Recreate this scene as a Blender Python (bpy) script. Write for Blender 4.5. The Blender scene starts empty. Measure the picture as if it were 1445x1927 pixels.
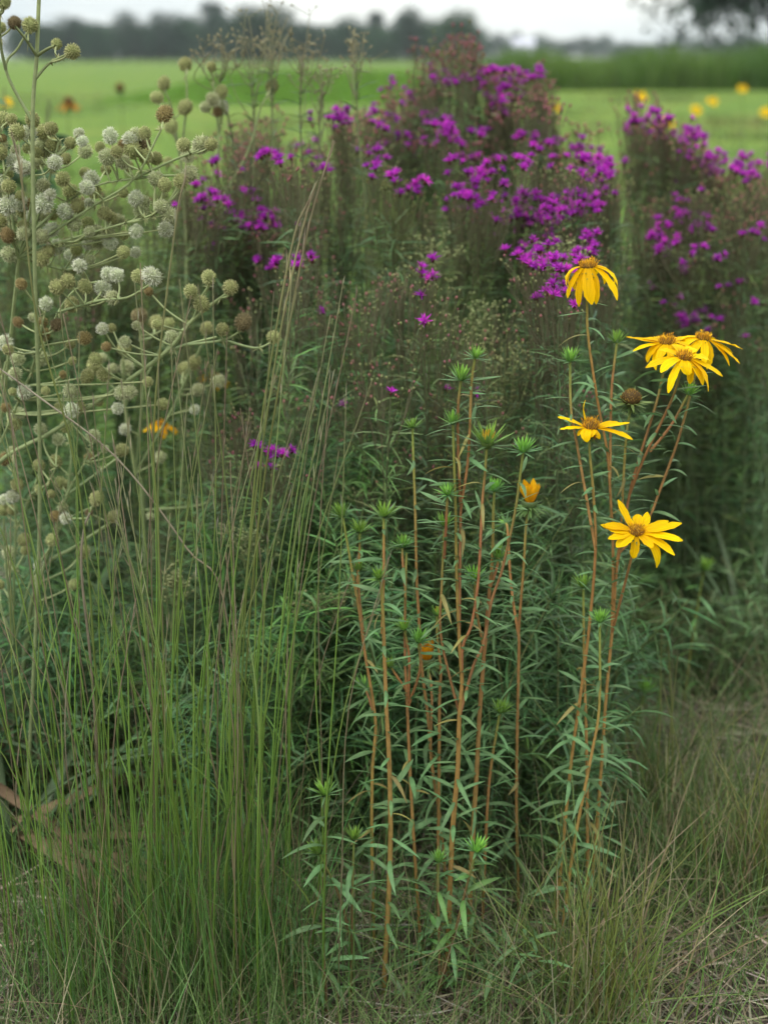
import bpy, math, random
import numpy as np
from mathutils import Matrix, Vector

# ------------------------------------------------------------------ camera, sky, sun, exposure
sc = bpy.context.scene
col = sc.collection
H = 1.30                      # camera height
TV = 0.333                    # tan(half vertical field of view)
PITCH = math.atan((963.5 - 104) / 963.5 * TV)
cp, sp_ = math.cos(PITCH), math.sin(PITCH)

cam_d = bpy.data.cameras.new('camera')
cam = bpy.data.objects.new('camera', cam_d); col.objects.link(cam)
cam.location = (0, 0, H)
cam.rotation_euler = (math.pi / 2 - PITCH, 0, 0)
cam_d.sensor_fit = 'VERTICAL'; cam_d.sensor_height = 36.0; cam_d.lens = 18.0 / TV
cam_d.clip_start = 0.05; cam_d.clip_end = 6000
cam_d.dof.use_dof = True
cam_d.dof.focus_distance = 2.06
cam_d.dof.aperture_fstop = 3.3
sc.camera = cam

SUN_EL, SUN_AZ = math.radians(58), math.radians(215)     # behind the camera, to the left, behind cloud
world = bpy.data.worlds.new('World'); sc.world = world; world.use_nodes = True
nt = world.node_tree; nt.nodes.clear()
o_ = nt.nodes.new('ShaderNodeOutputWorld'); bg = nt.nodes.new('ShaderNodeBackground')
sky = nt.nodes.new('ShaderNodeTexSky'); sky.sky_type = 'NISHITA'; sky.sun_disc = False
sky.sun_elevation = SUN_EL; sky.sun_rotation = SUN_AZ; sky.dust_density = 4.0
tc = nt.nodes.new('ShaderNodeTexCoord'); sep = nt.nodes.new('ShaderNodeSeparateXYZ')
nt.links.new(tc.outputs['Generated'], sep.inputs[0])
# overcast dome: horizon to zenith brightens as 1 + 2 sin(elevation), with soft cloud lumps
mr = nt.nodes.new('ShaderNodeMapRange'); mr.inputs['From Min'].default_value = 0; mr.inputs['From Max'].default_value = 1
mr.inputs['To Min'].default_value = 9.5; mr.inputs['To Max'].default_value = 19.5
nt.links.new(sep.outputs['Z'], mr.inputs['Value'])
mp = nt.nodes.new('ShaderNodeMapping'); mp.inputs['Scale'].default_value = (2.2, 2.2, 7.0)
nt.links.new(tc.outputs['Generated'], mp.inputs[0])
nz = nt.nodes.new('ShaderNodeTexNoise'); nz.inputs['Scale'].default_value = 2.3; nz.inputs['Detail'].default_value = 5
nt.links.new(mp.outputs[0], nz.inputs['Vector'])
cr = nt.nodes.new('ShaderNodeValToRGB')
cr.color_ramp.elements[0].position = 0.32; cr.color_ramp.elements[0].color = (0.70, 0.78, 0.80, 1)
cr.color_ramp.elements[1].position = 0.62; cr.color_ramp.elements[1].color = (0.97, 1.0, 0.94, 1)
nt.links.new(nz.outputs['Fac'], cr.inputs[0])
vm = nt.nodes.new('ShaderNodeVectorMath'); vm.operation = 'SCALE'
nt.links.new(cr.outputs['Color'], vm.inputs[0]); nt.links.new(mr.outputs[0], vm.inputs['Scale'])
mx = nt.nodes.new('ShaderNodeMix'); mx.data_type = 'RGBA'; mx.inputs['Factor'].default_value = 0.86
nt.links.new(sky.outputs[0], mx.inputs['A']); nt.links.new(vm.outputs[0], mx.inputs['B'])
nt.links.new(mx.outputs['Result'], bg.inputs['Color']); bg.inputs['Strength'].default_value = 0.10
nt.links.new(bg.outputs[0], o_.inputs[0])

sun_d = bpy.data.lights.new('sun', 'SUN'); sun_d.energy = 1.3; sun_d.angle = math.radians(18); sun_d.color = (1, 0.97, 0.92)
sun = bpy.data.objects.new('sun', sun_d); col.objects.link(sun)
sd = Vector((math.sin(SUN_AZ) * math.cos(SUN_EL), math.cos(SUN_AZ) * math.cos(SUN_EL), math.sin(SUN_EL)))
sun.rotation_euler = sd.to_track_quat('Z', 'Y').to_euler(); sun.location = (0, 0, 30)

sc.view_settings.view_transform = 'Standard'; sc.view_settings.look = 'None'
sc.view_settings.exposure = 0.46; sc.view_settings.gamma = 1.0; sc.view_settings.use_curve_mapping = False
sc.render.engine = 'CYCLES'
sc.cycles.max_bounces = 7; sc.cycles.diffuse_bounces = 4; sc.cycles.transmission_bounces = 5; sc.cycles.glossy_bounces = 2
sc.cycles.use_adaptive_sampling = True; sc.cycles.adaptive_threshold = 0.015

# ------------------------------------------------------------------ helpers
rng = np.random.default_rng(11)
random.seed(5)
U = rng.uniform


def W(px, py, Y):
    """a point of the place: photograph pixel (px, py) at the distance Y in front of the photographer"""
    a = (px - 722.5) / 963.5 * TV; b = (963.5 - py) / 963.5 * TV
    s = Y / (cp + b * sp_)
    return np.array([s * a, Y, H + s * (-sp_ + b * cp)])


def Yg(py):
    b = (963.5 - py) / 963.5 * TV
    return H * (cp + b * sp_) / (sp_ - b * cp)


def smooth(pts, sub=5):
    p = np.array(pts, float)
    if len(p) < 3:
        t = np.linspace(0, 1, sub + 1)[:, None]
        return p[0] + (p[-1] - p[0]) * t
    e = np.vstack([2 * p[0] - p[1], p, 2 * p[-1] - p[-2]])
    out = []
    for i in range(1, len(e) - 2):
        for k in range(sub):
            t = k / sub
            out.append(0.5 * ((2 * e[i]) + (e[i + 1] - e[i - 1]) * t + (2 * e[i - 1] - 5 * e[i] + 4 * e[i + 1] - e[i + 2]) * t * t
                              + (3 * e[i] - e[i - 1] - 3 * e[i + 1] + e[i + 2]) * t ** 3))
    out.append(p[-1])
    return np.array(out)


def nrm(v):
    return v / np.maximum(np.linalg.norm(v, axis=-1, keepdims=True), 1e-9)


class MB:
    def __init__(s):
        s.V = []; s.Q = []; s.C = []; s.n = 0

    def add(s, V, Q, C):
        V = np.asarray(V, float).reshape(-1, 3); Q = np.asarray(Q, int).reshape(-1, 4)
        C = np.broadcast_to(np.asarray(C, float), V.shape)
        s.V.append(V); s.Q.append(Q + s.n); s.C.append(C); s.n += len(V)

    def mesh(s, name, mat, origin=(0, 0, 0), smoothed=True):
        me = bpy.data.meshes.new(name)
        V = np.vstack(s.V) - np.asarray(origin); Q = np.vstack(s.Q); C = np.vstack(s.C)
        n = len(Q)
        me.vertices.add(len(V)); me.vertices.foreach_set('co', V.astype(np.float32).ravel())
        me.loops.add(n * 4); me.loops.foreach_set('vertex_index', Q.astype(np.int32).ravel())
        me.polygons.add(n); me.polygons.foreach_set('loop_start', np.arange(0, n * 4, 4, dtype=np.int32))
        me.polygons.foreach_set('use_smooth', np.full(n, smoothed))
        at = me.color_attributes.new('Col', 'FLOAT_COLOR', 'POINT')
        at.data.foreach_set('color', np.hstack([np.clip(C, 0, 1), np.ones((len(C), 1))]).astype(np.float32).ravel())
        me.update(calc_edges=True)
        me.materials.append(mat)
        return me

    def obj(s, name, mat, parent=None, origin=(0, 0, 0), stuff=False, smoothed=True):
        o = link(name, s.mesh(name, mat, origin, smoothed), parent)
        if stuff: o['kind'] = 'stuff'
        return o


def link(name, data, parent=None):
    o = bpy.data.objects.new(name, data); col.objects.link(o)
    if parent is not None: o.parent = parent
    return o


def thing(name, label, cat, loc, group=None):
    o = link(name, None); o.empty_display_size = 0.05
    o.location = loc
    tag(o, label, cat, group)
    return o


def tag(o, label, cat, group=None):
    o['label'] = label; o['category'] = cat
    if group: o['group'] = group
    return o


def struct(o, kind='structure'):
    o['kind'] = kind
    return o


PROF = {
    'leaf': ([0, .12, .35, .6, .82, 1], [.35, .7, 1, .95, .6, .06]),
    'grass': ([0, .3, .7, 1], [.85, 1, .7, .1]),
    'line': ([0, .1, .5, .85, 1], [.6, 1, 1, .7, .12]),
    'strap': ([0, .2, .5, .8, 1], [1, .95, .8, .5, .04]),
    'bract': ([0, .3, .7, 1], [.9, 1, .6, .04]),
}


def ribbons(mb, P, D, L, Wd, bend, colr, K=4, prof='leaf', side=None, fold=0.0, tip=1.0, roll=0.7):
    """N flat blades: centre line P + D L t + bend t^2, optional V fold (two strips)"""
    P = np.atleast_2d(P); N = len(P)
    D = nrm(np.broadcast_to(D, (N, 3))); L = np.broadcast_to(L, N); Wd = np.broadcast_to(Wd, N)
    bend = np.broadcast_to(bend, (N, 3)); colr = np.broadcast_to(colr, (N, 3))
    t = np.linspace(0, 1, K + 1)
    c = P[:, None] + D[:, None] * (L[:, None] * t)[..., None] + bend[:, None] * (t * t)[None, :, None]
    w = np.interp(t, *PROF[prof])
    if side is None:
        s = np.cross(D, [0, 0, 1.0]); bad = np.linalg.norm(s, axis=1) < .05; s[bad] = [1, 0, 0]; s = nrm(s)
        q = np.cross(s, D); an = U(-roll, roll, N)[:, None]
        bad3 = bad[:, None]
        an = np.where(bad3, U(0, 6.28, (N, 1)), an)
        s = s * np.cos(an) + q * np.sin(an)
    else:
        s = nrm(np.broadcast_to(side, (N, 3)))
    off = s[:, None] * (Wd[:, None] * w[None] * .5)[..., None]
    cc = colr[:, None] * (1 + (tip - 1) * t)[None, :, None]
    M = K + 1
    base = (np.arange(N) * M)[:, None] + np.arange(K)[None]
    if fold:
        up = nrm(np.cross(s, D))
        mid = c - up[:, None] * (Wd[:, None] * w[None] * fold)[..., None]
        V = np.stack([c - off, mid, c + off], 2)
        b3 = (base * 3)
        q1 = np.stack([b3, b3 + 1, b3 + 4, b3 + 3], -1); q2 = np.stack([b3 + 1, b3 + 2, b3 + 5, b3 + 4], -1)
        C = np.stack([cc, cc * 1.12, cc], 2)
        mb.add(V.reshape(-1, 3), np.concatenate([q1.reshape(-1, 4), q2.reshape(-1, 4)]), C.reshape(-1, 3))
    else:
        V = np.stack([c - off, c + off], 2)
        b2 = base * 2
        q = np.stack([b2, b2 + 1, b2 + 3, b2 + 2], -1)
        C = np.stack([cc, cc], 2)
        mb.add(V.reshape(-1, 3), q.reshape(-1, 4), C.reshape(-1, 3))


def tube(mb, pts, r0, r1, c0, c1=None, n=5, power=1.0, cmid=None, tm=.5):
    pts = np.asarray(pts, float); m = len(pts)
    T = nrm(np.gradient(pts, axis=0))
    ref = np.where(np.abs(T[:, 2:3]) > .9, [[0, 1.0, 0]], [[0, 0, 1.0]])
    A = nrm(np.cross(T, ref)); B = np.cross(T, A)
    # keep the frame from flipping
    for i in range(1, m):
        if np.dot(A[i], A[i - 1]) < 0: A[i] *= -1; B[i] *= -1
    t = np.linspace(0, 1, m)
    r = np.asarray(r0 + (r1 - r0) * t ** power)
    an = np.arange(n) / n * 2 * math.pi
    V = pts[:, None] + r[:, None, None] * (A[:, None] * np.cos(an)[None, :, None] + B[:, None] * np.sin(an)[None, :, None])
    i = np.arange(m - 1)[:, None] * n; k = np.arange(n)[None]; k2 = (k + 1) % n
    Q = np.stack([i + k, i + k2, i + n + k2, i + n + k], -1)
    c0 = np.asarray(c0, float); c1 = c0 if c1 is None else np.asarray(c1, float)
    if cmid is None:
        C = c0 + (c1 - c0) * t[:, None]
    else:
        C = np.stack([np.interp(t, [0, tm, 1], [c0[j], cmid[j], c1[j]]) for j in range(3)], 1)
    mb.add(V.reshape(-1, 3), Q.reshape(-1, 4), np.repeat(C, n, 0))


def blob(mb, c, r, colr, axis=None, squash=1.0, nu=6, nv=4, coltop=None):
    """small closed ellipsoid"""
    th = np.linspace(.02, math.pi - .02, nv + 1); ph = np.arange(nu) / nu * 2 * math.pi
    X = np.stack([np.sin(th)[:, None] * np.cos(ph), np.sin(th)[:, None] * np.sin(ph), np.repeat(np.cos(th)[:, None] * squash, nu, 1)], -1).reshape(-1, 3) * r
    cz = X[:, 2:3] / (r * squash) * .5 + .5
    if axis is not None:
        q = Vector(axis).to_track_quat('Z', 'Y').to_matrix(); X = X @ np.array(q).T
    i = np.arange(nv)[:, None] * nu; k = np.arange(nu)[None]; k2 = (k + 1) % nu
    Q = np.stack([i + k, i + nu + k, i + nu + k2, i + k2], -1)
    colr = np.asarray(colr, float); ct = colr if coltop is None else np.asarray(coltop, float)
    mb.add(X + np.asarray(c), Q.reshape(-1, 4), colr + (ct - colr) * cz)


def spikes(mb, P, D, L, R, c0, c1):
    """N thin three-sided cones"""
    N = len(P); D = nrm(D)
    a = nrm(np.cross(D, [0.31, .77, .55])); b = np.cross(D, a)
    an = np.array([0, 2.094, 4.189])
    ring = P[:, None] + (a[:, None] * np.cos(an)[None, :, None] + b[:, None] * np.sin(an)[None, :, None]) * np.broadcast_to(R, N)[:, None, None]
    top = ring * .12 + P[:, None] * .88 + (D * np.broadcast_to(L, N)[:, None])[:, None]
    V = np.concatenate([ring, top], 1)
    i = np.arange(N)[:, None] * 6
    k = np.arange(3)[None]; k2 = (k + 1) % 3
    Q = np.stack([i + k, i + k2, i + 3 + k2, i + 3 + k], -1)
    C = np.concatenate([np.broadcast_to(c0, (N, 3))[:, None].repeat(3, 1), np.broadcast_to(c1, (N, 3))[:, None].repeat(3, 1)], 1)
    mb.add(V.reshape(-1, 3), Q.reshape(-1, 4), C.reshape(-1, 3))


def fib(n):
    i = np.arange(n) + .5
    z = 1 - 2 * i / n; r = np.sqrt(1 - z * z); p = i * 2.39996
    return np.stack([r * np.cos(p), r * np.sin(p), z], 1)


def vcol(c, n, v=.15, h=.06):
    c = np.asarray(c, float)
    return np.clip(c * (1 + rng.normal(0, v, (n, 1))) * (1 + rng.normal(0, h, (n, 3))), .002, 1)


def frame(loc, x, up=(0, 0, 1), s=1.0, roll=0.0):
    x = Vector(x).normalized(); up = Vector(up)
    y = up.cross(x)
    if y.length < 1e-3: y = Vector((0, 1, 0)).cross(x)
    y.normalize(); z = x.cross(y)
    M = Matrix((x, y, z)).transposed().to_4x4()
    return Matrix.Translation(Vector(loc)) @ M @ Matrix.Rotation(roll, 4, 'X') @ Matrix.Scale(s, 4)


def zframe(loc, z, s=1.0, spin=0.0):
    q = Vector(z).normalized().to_track_quat('Z', 'Y').to_matrix().to_4x4()
    return Matrix.Translation(Vector(loc)) @ q @ Matrix.Rotation(spin, 4, 'Z') @ Matrix.Scale(s, 4)


# ------------------------------------------------------------------ materials
def plant_mat(name, trans=.3, rough=.55, spec=.25, nscale=60.0, nvar=.25, objvar=.18, bump=0.0, bscale=200.0, stretch=None):
    m = bpy.data.materials.new(name); m.use_nodes = True
    t = m.node_tree; t.nodes.clear(); N = t.nodes.new; Lk = t.links.new
    out = N('ShaderNodeOutputMaterial'); at = N('ShaderNodeVertexColor'); at.layer_name = 'Col'
    tcn = N('ShaderNodeTexCoord'); no = N('ShaderNodeTexNoise'); no.inputs['Scale'].default_value = nscale; no.inputs['Detail'].default_value = 3
    if stretch:
        mpn = N('ShaderNodeMapping'); mpn.inputs['Scale'].default_value = stretch; Lk(tcn.outputs['Object'], mpn.inputs[0]); Lk(mpn.outputs[0], no.inputs['Vector'])
    else:
        Lk(tcn.outputs['Object'], no.inputs['Vector'])
    oi = N('ShaderNodeObjectInfo')
    a = N('ShaderNodeMapRange'); a.inputs['From Min'].default_value = .25; a.inputs['From Max'].default_value = .75
    a.inputs['To Min'].default_value = 1 - nvar; a.inputs['To Max'].default_value = 1 + nvar
    Lk(no.outputs['Fac'], a.inputs['Value'])
    b = N('ShaderNodeMapRange'); b.inputs['To Min'].default_value = 1 - objvar; b.inputs['To Max'].default_value = 1 + objvar
    Lk(oi.outputs['Random'], b.inputs['Value'])
    mu = N('ShaderNodeMath'); mu.operation = 'MULTIPLY'; Lk(a.outputs[0], mu.inputs[0]); Lk(b.outputs[0], mu.inputs[1])
    hs = N('ShaderNodeHueSaturation'); Lk(at.outputs['Color'], hs.inputs['Color']); Lk(mu.outputs[0], hs.inputs['Value'])
    h = N('ShaderNodeMapRange'); h.inputs['To Min'].default_value = .5 - objvar * .08; h.inputs['To Max'].default_value = .5 + objvar * .08
    Lk(oi.outputs['Random'], h.inputs['Value']); Lk(h.outputs[0], hs.inputs['Hue'])
    pr = N('ShaderNodeBsdfPrincipled'); Lk(hs.outputs[0], pr.inputs['Base Color'])
    pr.inputs['Roughness'].default_value = rough; pr.inputs['Specular IOR Level'].default_value = spec
    if bump:
        bn = N('ShaderNodeTexNoise'); bn.inputs['Scale'].default_value = bscale if not stretch else 1.0; Lk((mpn.outputs[0] if stretch else tcn.outputs['Object']), bn.inputs['Vector'])
        bp = N('ShaderNodeBump'); bp.inputs['Strength'].default_value = bump; bp.inputs['Distance'].default_value = .002
        Lk(bn.outputs['Fac'], bp.inputs['Height']); Lk(bp.outputs[0], pr.inputs['Normal'])
    if trans:
        tr = N('ShaderNodeBsdfTranslucent'); Lk(hs.outputs[0], tr.inputs['Color'])
        mi = N('ShaderNodeMixShader'); mi.inputs[0].default_value = trans
        Lk(pr.outputs[0], mi.inputs[1]); Lk(tr.outputs[0], mi.inputs[2]); Lk(mi.outputs[0], out.inputs[0])
    else:
        Lk(pr.outputs[0], out.inputs[0])
    return m


M_leaf = plant_mat('leaf', .32, .5, .35)
M_stem = plant_mat('stem', 0, .6, .25, 90, .2, .1, .3, 400)
M_petal = plant_mat('petal', .35, .6, .10, 1.0, .22, .10, .25, 260, (40, 1100, 40))
M_disk = plant_mat('disk', .1, .7, .15, 300, .25, .08)
M_head = plant_mat('seed_head', .15, .75, .1, 160, .2, .12)
M_purple = plant_mat('purple_floret', .35, .6, .15, 80, .2, .22)
M_grass = plant_mat('grass', .3, .5, .3, 12, .2, .12)
M_straw = plant_mat('straw', .15, .7, .15, 30, .3, .15)
M_bark = plant_mat('bark', 0, .9, .1, 6, .35, .1, .6, 12)
M_tree = plant_mat('tree_leaf', .25, .6, .15, 1.2, .3, .2)


def ground_mat():
    m = bpy.data.materials.new('ground'); m.use_nodes = True
    t = m.node_tree; N = t.nodes.new; Lk = t.links.new; pr = t.nodes['Principled BSDF']
    tcn = N('ShaderNodeTexCoord'); sx = N('ShaderNodeSeparateXYZ'); Lk(tcn.outputs['Object'], sx.inputs[0])
    def noise(scale, detail=6, rough=.6):
        n = N('ShaderNodeTexNoise'); n.inputs['Scale'].default_value = scale; n.inputs['Detail'].default_value = detail
        n.inputs['Roughness'].default_value = rough; Lk(tcn.outputs['Object'], n.inputs['Vector']); return n
    def ramp(n, pts):
        r = N('ShaderNodeValToRGB'); e = r.color_ramp.elements
        while len(e) < len(pts): e.new(.5)
        for k, (p, c) in enumerate(pts): e[k].position = p; e[k].color = (*c, 1)
        Lk(n.outputs['Fac'], r.inputs[0]); return r
    soil = ramp(noise(22, 8, .7), [(.3, (.035, .028, .022)), (.5, (.085, .068, .055)), (.7, (.18, .15, .12))])
    lawn1 = ramp(noise(.35, 6, .65), [(.28, (.075, .135, .03)), (.5, (.11, .185, .036)), (.66, (.17, .21, .05)), (.8, (.2, .19, .07))])
    lawn2 = ramp(noise(3.2, 8, .75), [(.34, (.42, .5, .42)), (.5, (1.0, 1.0, .85)), (.66, (1.5, 1.3, 1.2))])
    mul = N('ShaderNodeMix'); mul.data_type = 'RGBA'; mul.blend_type = 'MULTIPLY'; mul.inputs['Factor'].default_value = 1
    Lk(lawn1.outputs[0], mul.inputs['A']); Lk(lawn2.outputs[0], mul.inputs['B'])
    e = noise(1.7, 3)
    ad = N('ShaderNodeMath'); ad.operation = 'MULTIPLY_ADD'; ad.inputs[1].default_value = 1.6; Lk(e.outputs['Fac'], ad.inputs[0]); Lk(sx.outputs['Y'], ad.inputs[2])
    mrn = N('ShaderNodeMapRange'); mrn.inputs['From Min'].default_value = 4.6; mrn.inputs['From Max'].default_value = 5.4; Lk(ad.outputs[0], mrn.inputs['Value'])
    mi = N('ShaderNodeMix'); mi.data_type = 'RGBA'; Lk(mrn.outputs[0], mi.inputs['Factor']); Lk(soil.outputs[0], mi.inputs['A']); Lk(mul.outputs['Result'], mi.inputs['B'])
    Lk(mi.outputs['Result'], pr.inputs['Base Color']); pr.inputs['Roughness'].default_value = .95; pr.inputs['Specular IOR Level'].default_value = .1
    bn = noise(45, 6, .7); bp = N('ShaderNodeBump'); bp.inputs['Strength'].default_value = .7; bp.inputs['Distance'].default_value = .02
    Lk(bn.outputs['Fac'], bp.inputs['Height']); Lk(bp.outputs[0], pr.inputs['Normal'])
    return m


# ------------------------------------------------------------------ the ground
def build_ground():
    gx = np.concatenate([[-720, -400, -120, -40, -12], np.linspace(-5, 5, 41), [12, 40, 120, 400, 720]])
    gy = np.concatenate([[-120, -50, -8, -1], np.linspace(.4, 7, 45), [9, 14, 25, 50, 100, 200, 500, 760]])
    X, Y = np.meshgrid(gx, gy, indexing='ij')
    Z = np.zeros_like(X)
    near = (np.abs(X) < 6) & (Y > 0) & (Y < 8)
    Z[near] = (np.sin(X[near] * 9.1 + Y[near] * 4) * .006 + np.sin(Y[near] * 13.7 - X[near] * 7) * .005) - .006
    a, b = X.shape
    idx = np.arange(a * b).reshape(a, b)
    Q = np.stack([idx[:-1, :-1], idx[1:, :-1], idx[1:, 1:], idx[:-1, 1:]], -1)
    mb = MB(); mb.add(np.stack([X, Y, Z], -1).reshape(-1, 3), Q.reshape(-1, 4), (.1, .1, .1))
    struct(mb.obj('ground', ground_mat()))


build_ground()

# ------------------------------------------------------------------ far background
def build_background():
    # short grass of the lawn, near enough to show blades
    n = 34000
    Y = 4.3 + (U(0, 1, n) ** 1.6) * 15
    X = U(-.36, .36, n) * Y * 1.25
    P = np.stack([X, Y, np.full(n, -.01)], 1)
    D = np.stack([rng.normal(0, .35, n), rng.normal(0, .35, n), np.ones(n)], 1)
    L = U(.04, .11, n)
    mb = MB()
    ribbons(mb, P, D, L, .004 + Y * .0007, np.stack([rng.normal(0, .02, n), rng.normal(0, .02, n), -L * .2], 1), vcol((.105, .185, .036), n, .2, .1), 2, 'grass')
    o = mb.obj('lawn_grass', M_grass, stuff=True); tag(o, 'short bright green mown grass behind the flower bed', 'grass')
    # tall meadow strip across the field on the right
    n = 42000
    X = U(3.0, 34, n); Y = 60 + U(0, 9, n) + X * .05
    P = np.stack([X, Y, np.full(n, -.02)], 1)
    D = np.stack([rng.normal(0, .22, n), rng.normal(0, .22, n), np.ones(n)], 1)
    hmod = 1 + .12 * np.sin(X * 1.3) + .1 * np.sin(X * .47 + 1)
    hmod *= np.clip((X - 2.4) / 2.2, .35, 1)
    L = U(.7, 1.85, n) * hmod * (.85 + .3 * np.abs(np.sin(X * 2.7)))
    mb = MB()
    patch = (.5 + .5 * np.sin(X * .8 + 2) * np.sin(X * .31))[:, None]
    c = vcol((.07, .15, .025), n, .2, .08) * (1 - patch) + vcol((.12, .2, .035), n, .2, .08) * patch
    ribbons(mb, P, D, L, U(.03, .06, n), np.stack([rng.normal(0, .15, n), rng.normal(0, .15, n), -L * .15], 1), c, 2, 'grass')
    o = mb.obj('meadow_grass', M_grass, stuff=True); tag(o, 'tall green meadow strip across the lawn below the trees', 'grass')
    # rise of longer grass before the wood
    n = 30000
    X = U(-8.5, 1.8, n); v = U(0, 1, n); Y = 44 + v * 14
    P = np.stack([X, Y, np.full(n, -.02)], 1)
    D = np.stack([rng.normal(0, .25, n), rng.normal(0, .25, n), np.ones(n)], 1)
    L = (.12 + 1.0 * v ** .8) * U(.75, 1.05, n) * np.clip(np.minimum((X + 8.5) / 3, (1.8 - X) / .8), .15, 1)
    mb = MB()
    ribbons(mb, P, D, L, U(.03, .06, n), np.stack([rng.normal(0, .06, n), rng.normal(0, .06, n), -L * .15], 1), vcol((.135, .26, .03), n, .25, .1), 2, 'grass')
    o = mb.obj('long_grass', M_grass, stuff=True); tag(o, 'bright rise of longer grass between the lawn and the dark wood', 'grass')
    # clumps of weeds and uncut grass on the lawn
    n = 9000
    cx = U(-9, 9, 90); cy = 9 + U(0, 1, 90) ** 1.5 * 45; k = rng.integers(0, 90, n)
    Y = cy[k] + rng.normal(0, .25, n) * (cy[k] / 14); X = cx[k] * cy[k] / 22 + rng.normal(0, .3, n) * (cy[k] / 14)
    P = np.stack([X, Y, np.full(n, -.01)], 1); D = np.stack([rng.normal(0, .4, n), rng.normal(0, .4, n), np.ones(n)], 1); L = U(.06, .22, n)
    tone = rng.uniform(0, 1, 90)[k][:, None]
    mb = MB(); ribbons(mb, P, D, L, .004 + Y * .0008, np.stack([rng.normal(0, .03, n), rng.normal(0, .03, n), -L * .2], 1), vcol((.075, .13, .03), n, .2, .1) * (1 - tone) + vcol((.2, .2, .07), n, .2, .1) * tone, 2, 'grass')
    o = mb.obj('weedy_grass', M_grass, stuff=True); tag(o, 'scattered uncut weedy patches on the lawn', 'grass')

    # far trees
    def tree_mesh(h, w, nl, leaf, c, seed, bottom=.12):
        r = np.random.default_rng(seed)
        tr = MB(); cr_ = MB()
        tube(tr, smooth([[0, 0, -.3], [.1 * w, 0, h * .3], [0, .05 * w, h * .62], [.05 * w, 0, h * .9]], 4), h * .028, h * .006, (.06, .05, .04), n=6)
        lobes = []
        for k in range(15):
            z = h * r.uniform(bottom + .1, .9); rad = w * (.32 + .3 * math.sin(math.pi * min(.98, (z / h) * .9 + .05))) * r.uniform(.5, .8)
            a = r.uniform(0, 6.28); d = w * .5 * math.sin(math.pi * min(.97, z / h * .86 + .12)) * r.uniform(.3, .95)
            p = np.array([math.cos(a) * d, math.sin(a) * d, z]); lobes.append((p, rad))
            tube(tr, smooth([[0, 0, z * .65], p * [.5, .5, .9], p], 3), h * .01, h * .003, (.06, .05, .04), n=4)
        for p, rad in lobes:
            k = nl // 15
            v = nrm(r.normal(0, 1, (k, 3))) * (r.uniform(.25, 1, (k, 1)) ** .5) * rad * [1, 1, .7]
            P = p + v
            P[:, 2] = np.maximum(P[:, 2], h * bottom * r.uniform(.3, 1, k))
            D = nrm(r.normal(0, 1, (k, 3)))
            cc = np.clip(np.asarray(c) * (1 + r.normal(0, .25, (k, 1))) * (1 + r.normal(0, .06, (k, 3))), .004, 1)
            ribbons(cr_, P, D, leaf * r.uniform(.6, 1.3, k), leaf * .6, np.zeros(3), cc, 2, 'leaf', side=nrm(r.normal(0, 1, (k, 3))))
        return tr.mesh('trunk', M_bark), cr_.mesh('crown', M_tree)

    dark = [tree_mesh(9, 8, 2400, .55, (.030, .062, .034), 1), tree_mesh(10.5, 7, 2400, .55, (.034, .06, .040), 2),
            tree_mesh(8, 8.5, 2400, .55, (.040, .075, .036), 3), tree_mesh(12.5, 6.5, 2400, .5, (.034, .058, .040), 4)]
    r = random.Random(3)
    spots = []
    x = 60.0
    while x < 880:
        spots.append((x, 300 + r.uniform(-25, 25), r.choice([0, 1, 2, 2, 0, 1]), r.uniform(.72, .98))); x += r.uniform(17, 27)
    spots += [(405, 320, 3, .95), (505, 255, 2, 1.1), (470, 250, 0, .85), (705, 315, 3, .78), (765, 320, 3, .76), (850, 240, 2, .95)]
    x = 30.0
    while x < 900:                       # a second row closes the gaps
        spots.append((x, 345 + r.uniform(-10, 10), r.choice([0, 2]), r.uniform(.75, .95))); x += r.uniform(24, 34)
    x = 870.0
    while x < 1480:
        spots.append((x, 560 + r.uniform(-40, 40), r.choice([0, 1, 2]), r.uniform(.62, .95))); x += r.uniform(14, 22)
    for px, Yd, k, s in spots:
        loc = W(px, 104, Yd)
        near_ = Yd < 400
        t = thing('far_tree', 'dark leafy tree in the wood beyond the lawn' if near_ else 'small distant tree on the skyline past the meadow strip', 'tree',
                  (loc[0], Yd, 0), 'trees of the dark wood beyond the lawn' if near_ else 'distant skyline trees')
        t.rotation_euler.z = r.uniform(0, 6.28); t.scale = (s, s, s)
        link('trunk', dark[k][0], t); link('crown', dark[k][1], t)
    # large spreading tree on the right
    trm, crm = tree_mesh(13, 12.5, 9000, .42, (.028, .05, .028), 9, .2)
    t = thing('spreading_tree', 'large dark spreading tree with low boughs at the edge of the meadow strip', 'tree', (W(1452, 104, 72)[0], 72, 0))
    link('trunk', trm, t); link('crown', crm, t)
    mb = MB()
    bx = W(1446, 104, 72)[0]
    hang = MB()
    for (px, py0, py1) in ((1322, -30, 52), (1345, -40, 8), (1390, -40, 10), (1420, -30, 22), (1310, -40, 15)):
        q0, q1 = W(px + 40, py0 - 20, 71), W(px, py1, 70.5)
        tube(mb, smooth([q0, (q0 + q1) / 2 + [0, 0, .3], q1], 3), .08, .02, (.06, .05, .04), n=4)
        k = 420
        tt = U(0, 1, (k, 1)); P = q0 + (q1 - q0) * tt + rng.normal(0, .32, (k, 3))
        ribbons(hang, P, nrm(rng.normal(0, 1, (k, 3))), U(.2, .4, k), .2, np.zeros(3), vcol((.03, .052, .03), k, .25), 2, 'leaf', side=nrm(rng.normal(0, 1, (k, 3))))
    mb.obj('bough', M_bark, t, (t.location.x, 72, 0)); hang.obj('bough_leaves', M_tree, t, (t.location.x, 72, 0), stuff=True)

    # small pale building far across the field
    bl = W(984, 104, 250)
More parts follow.
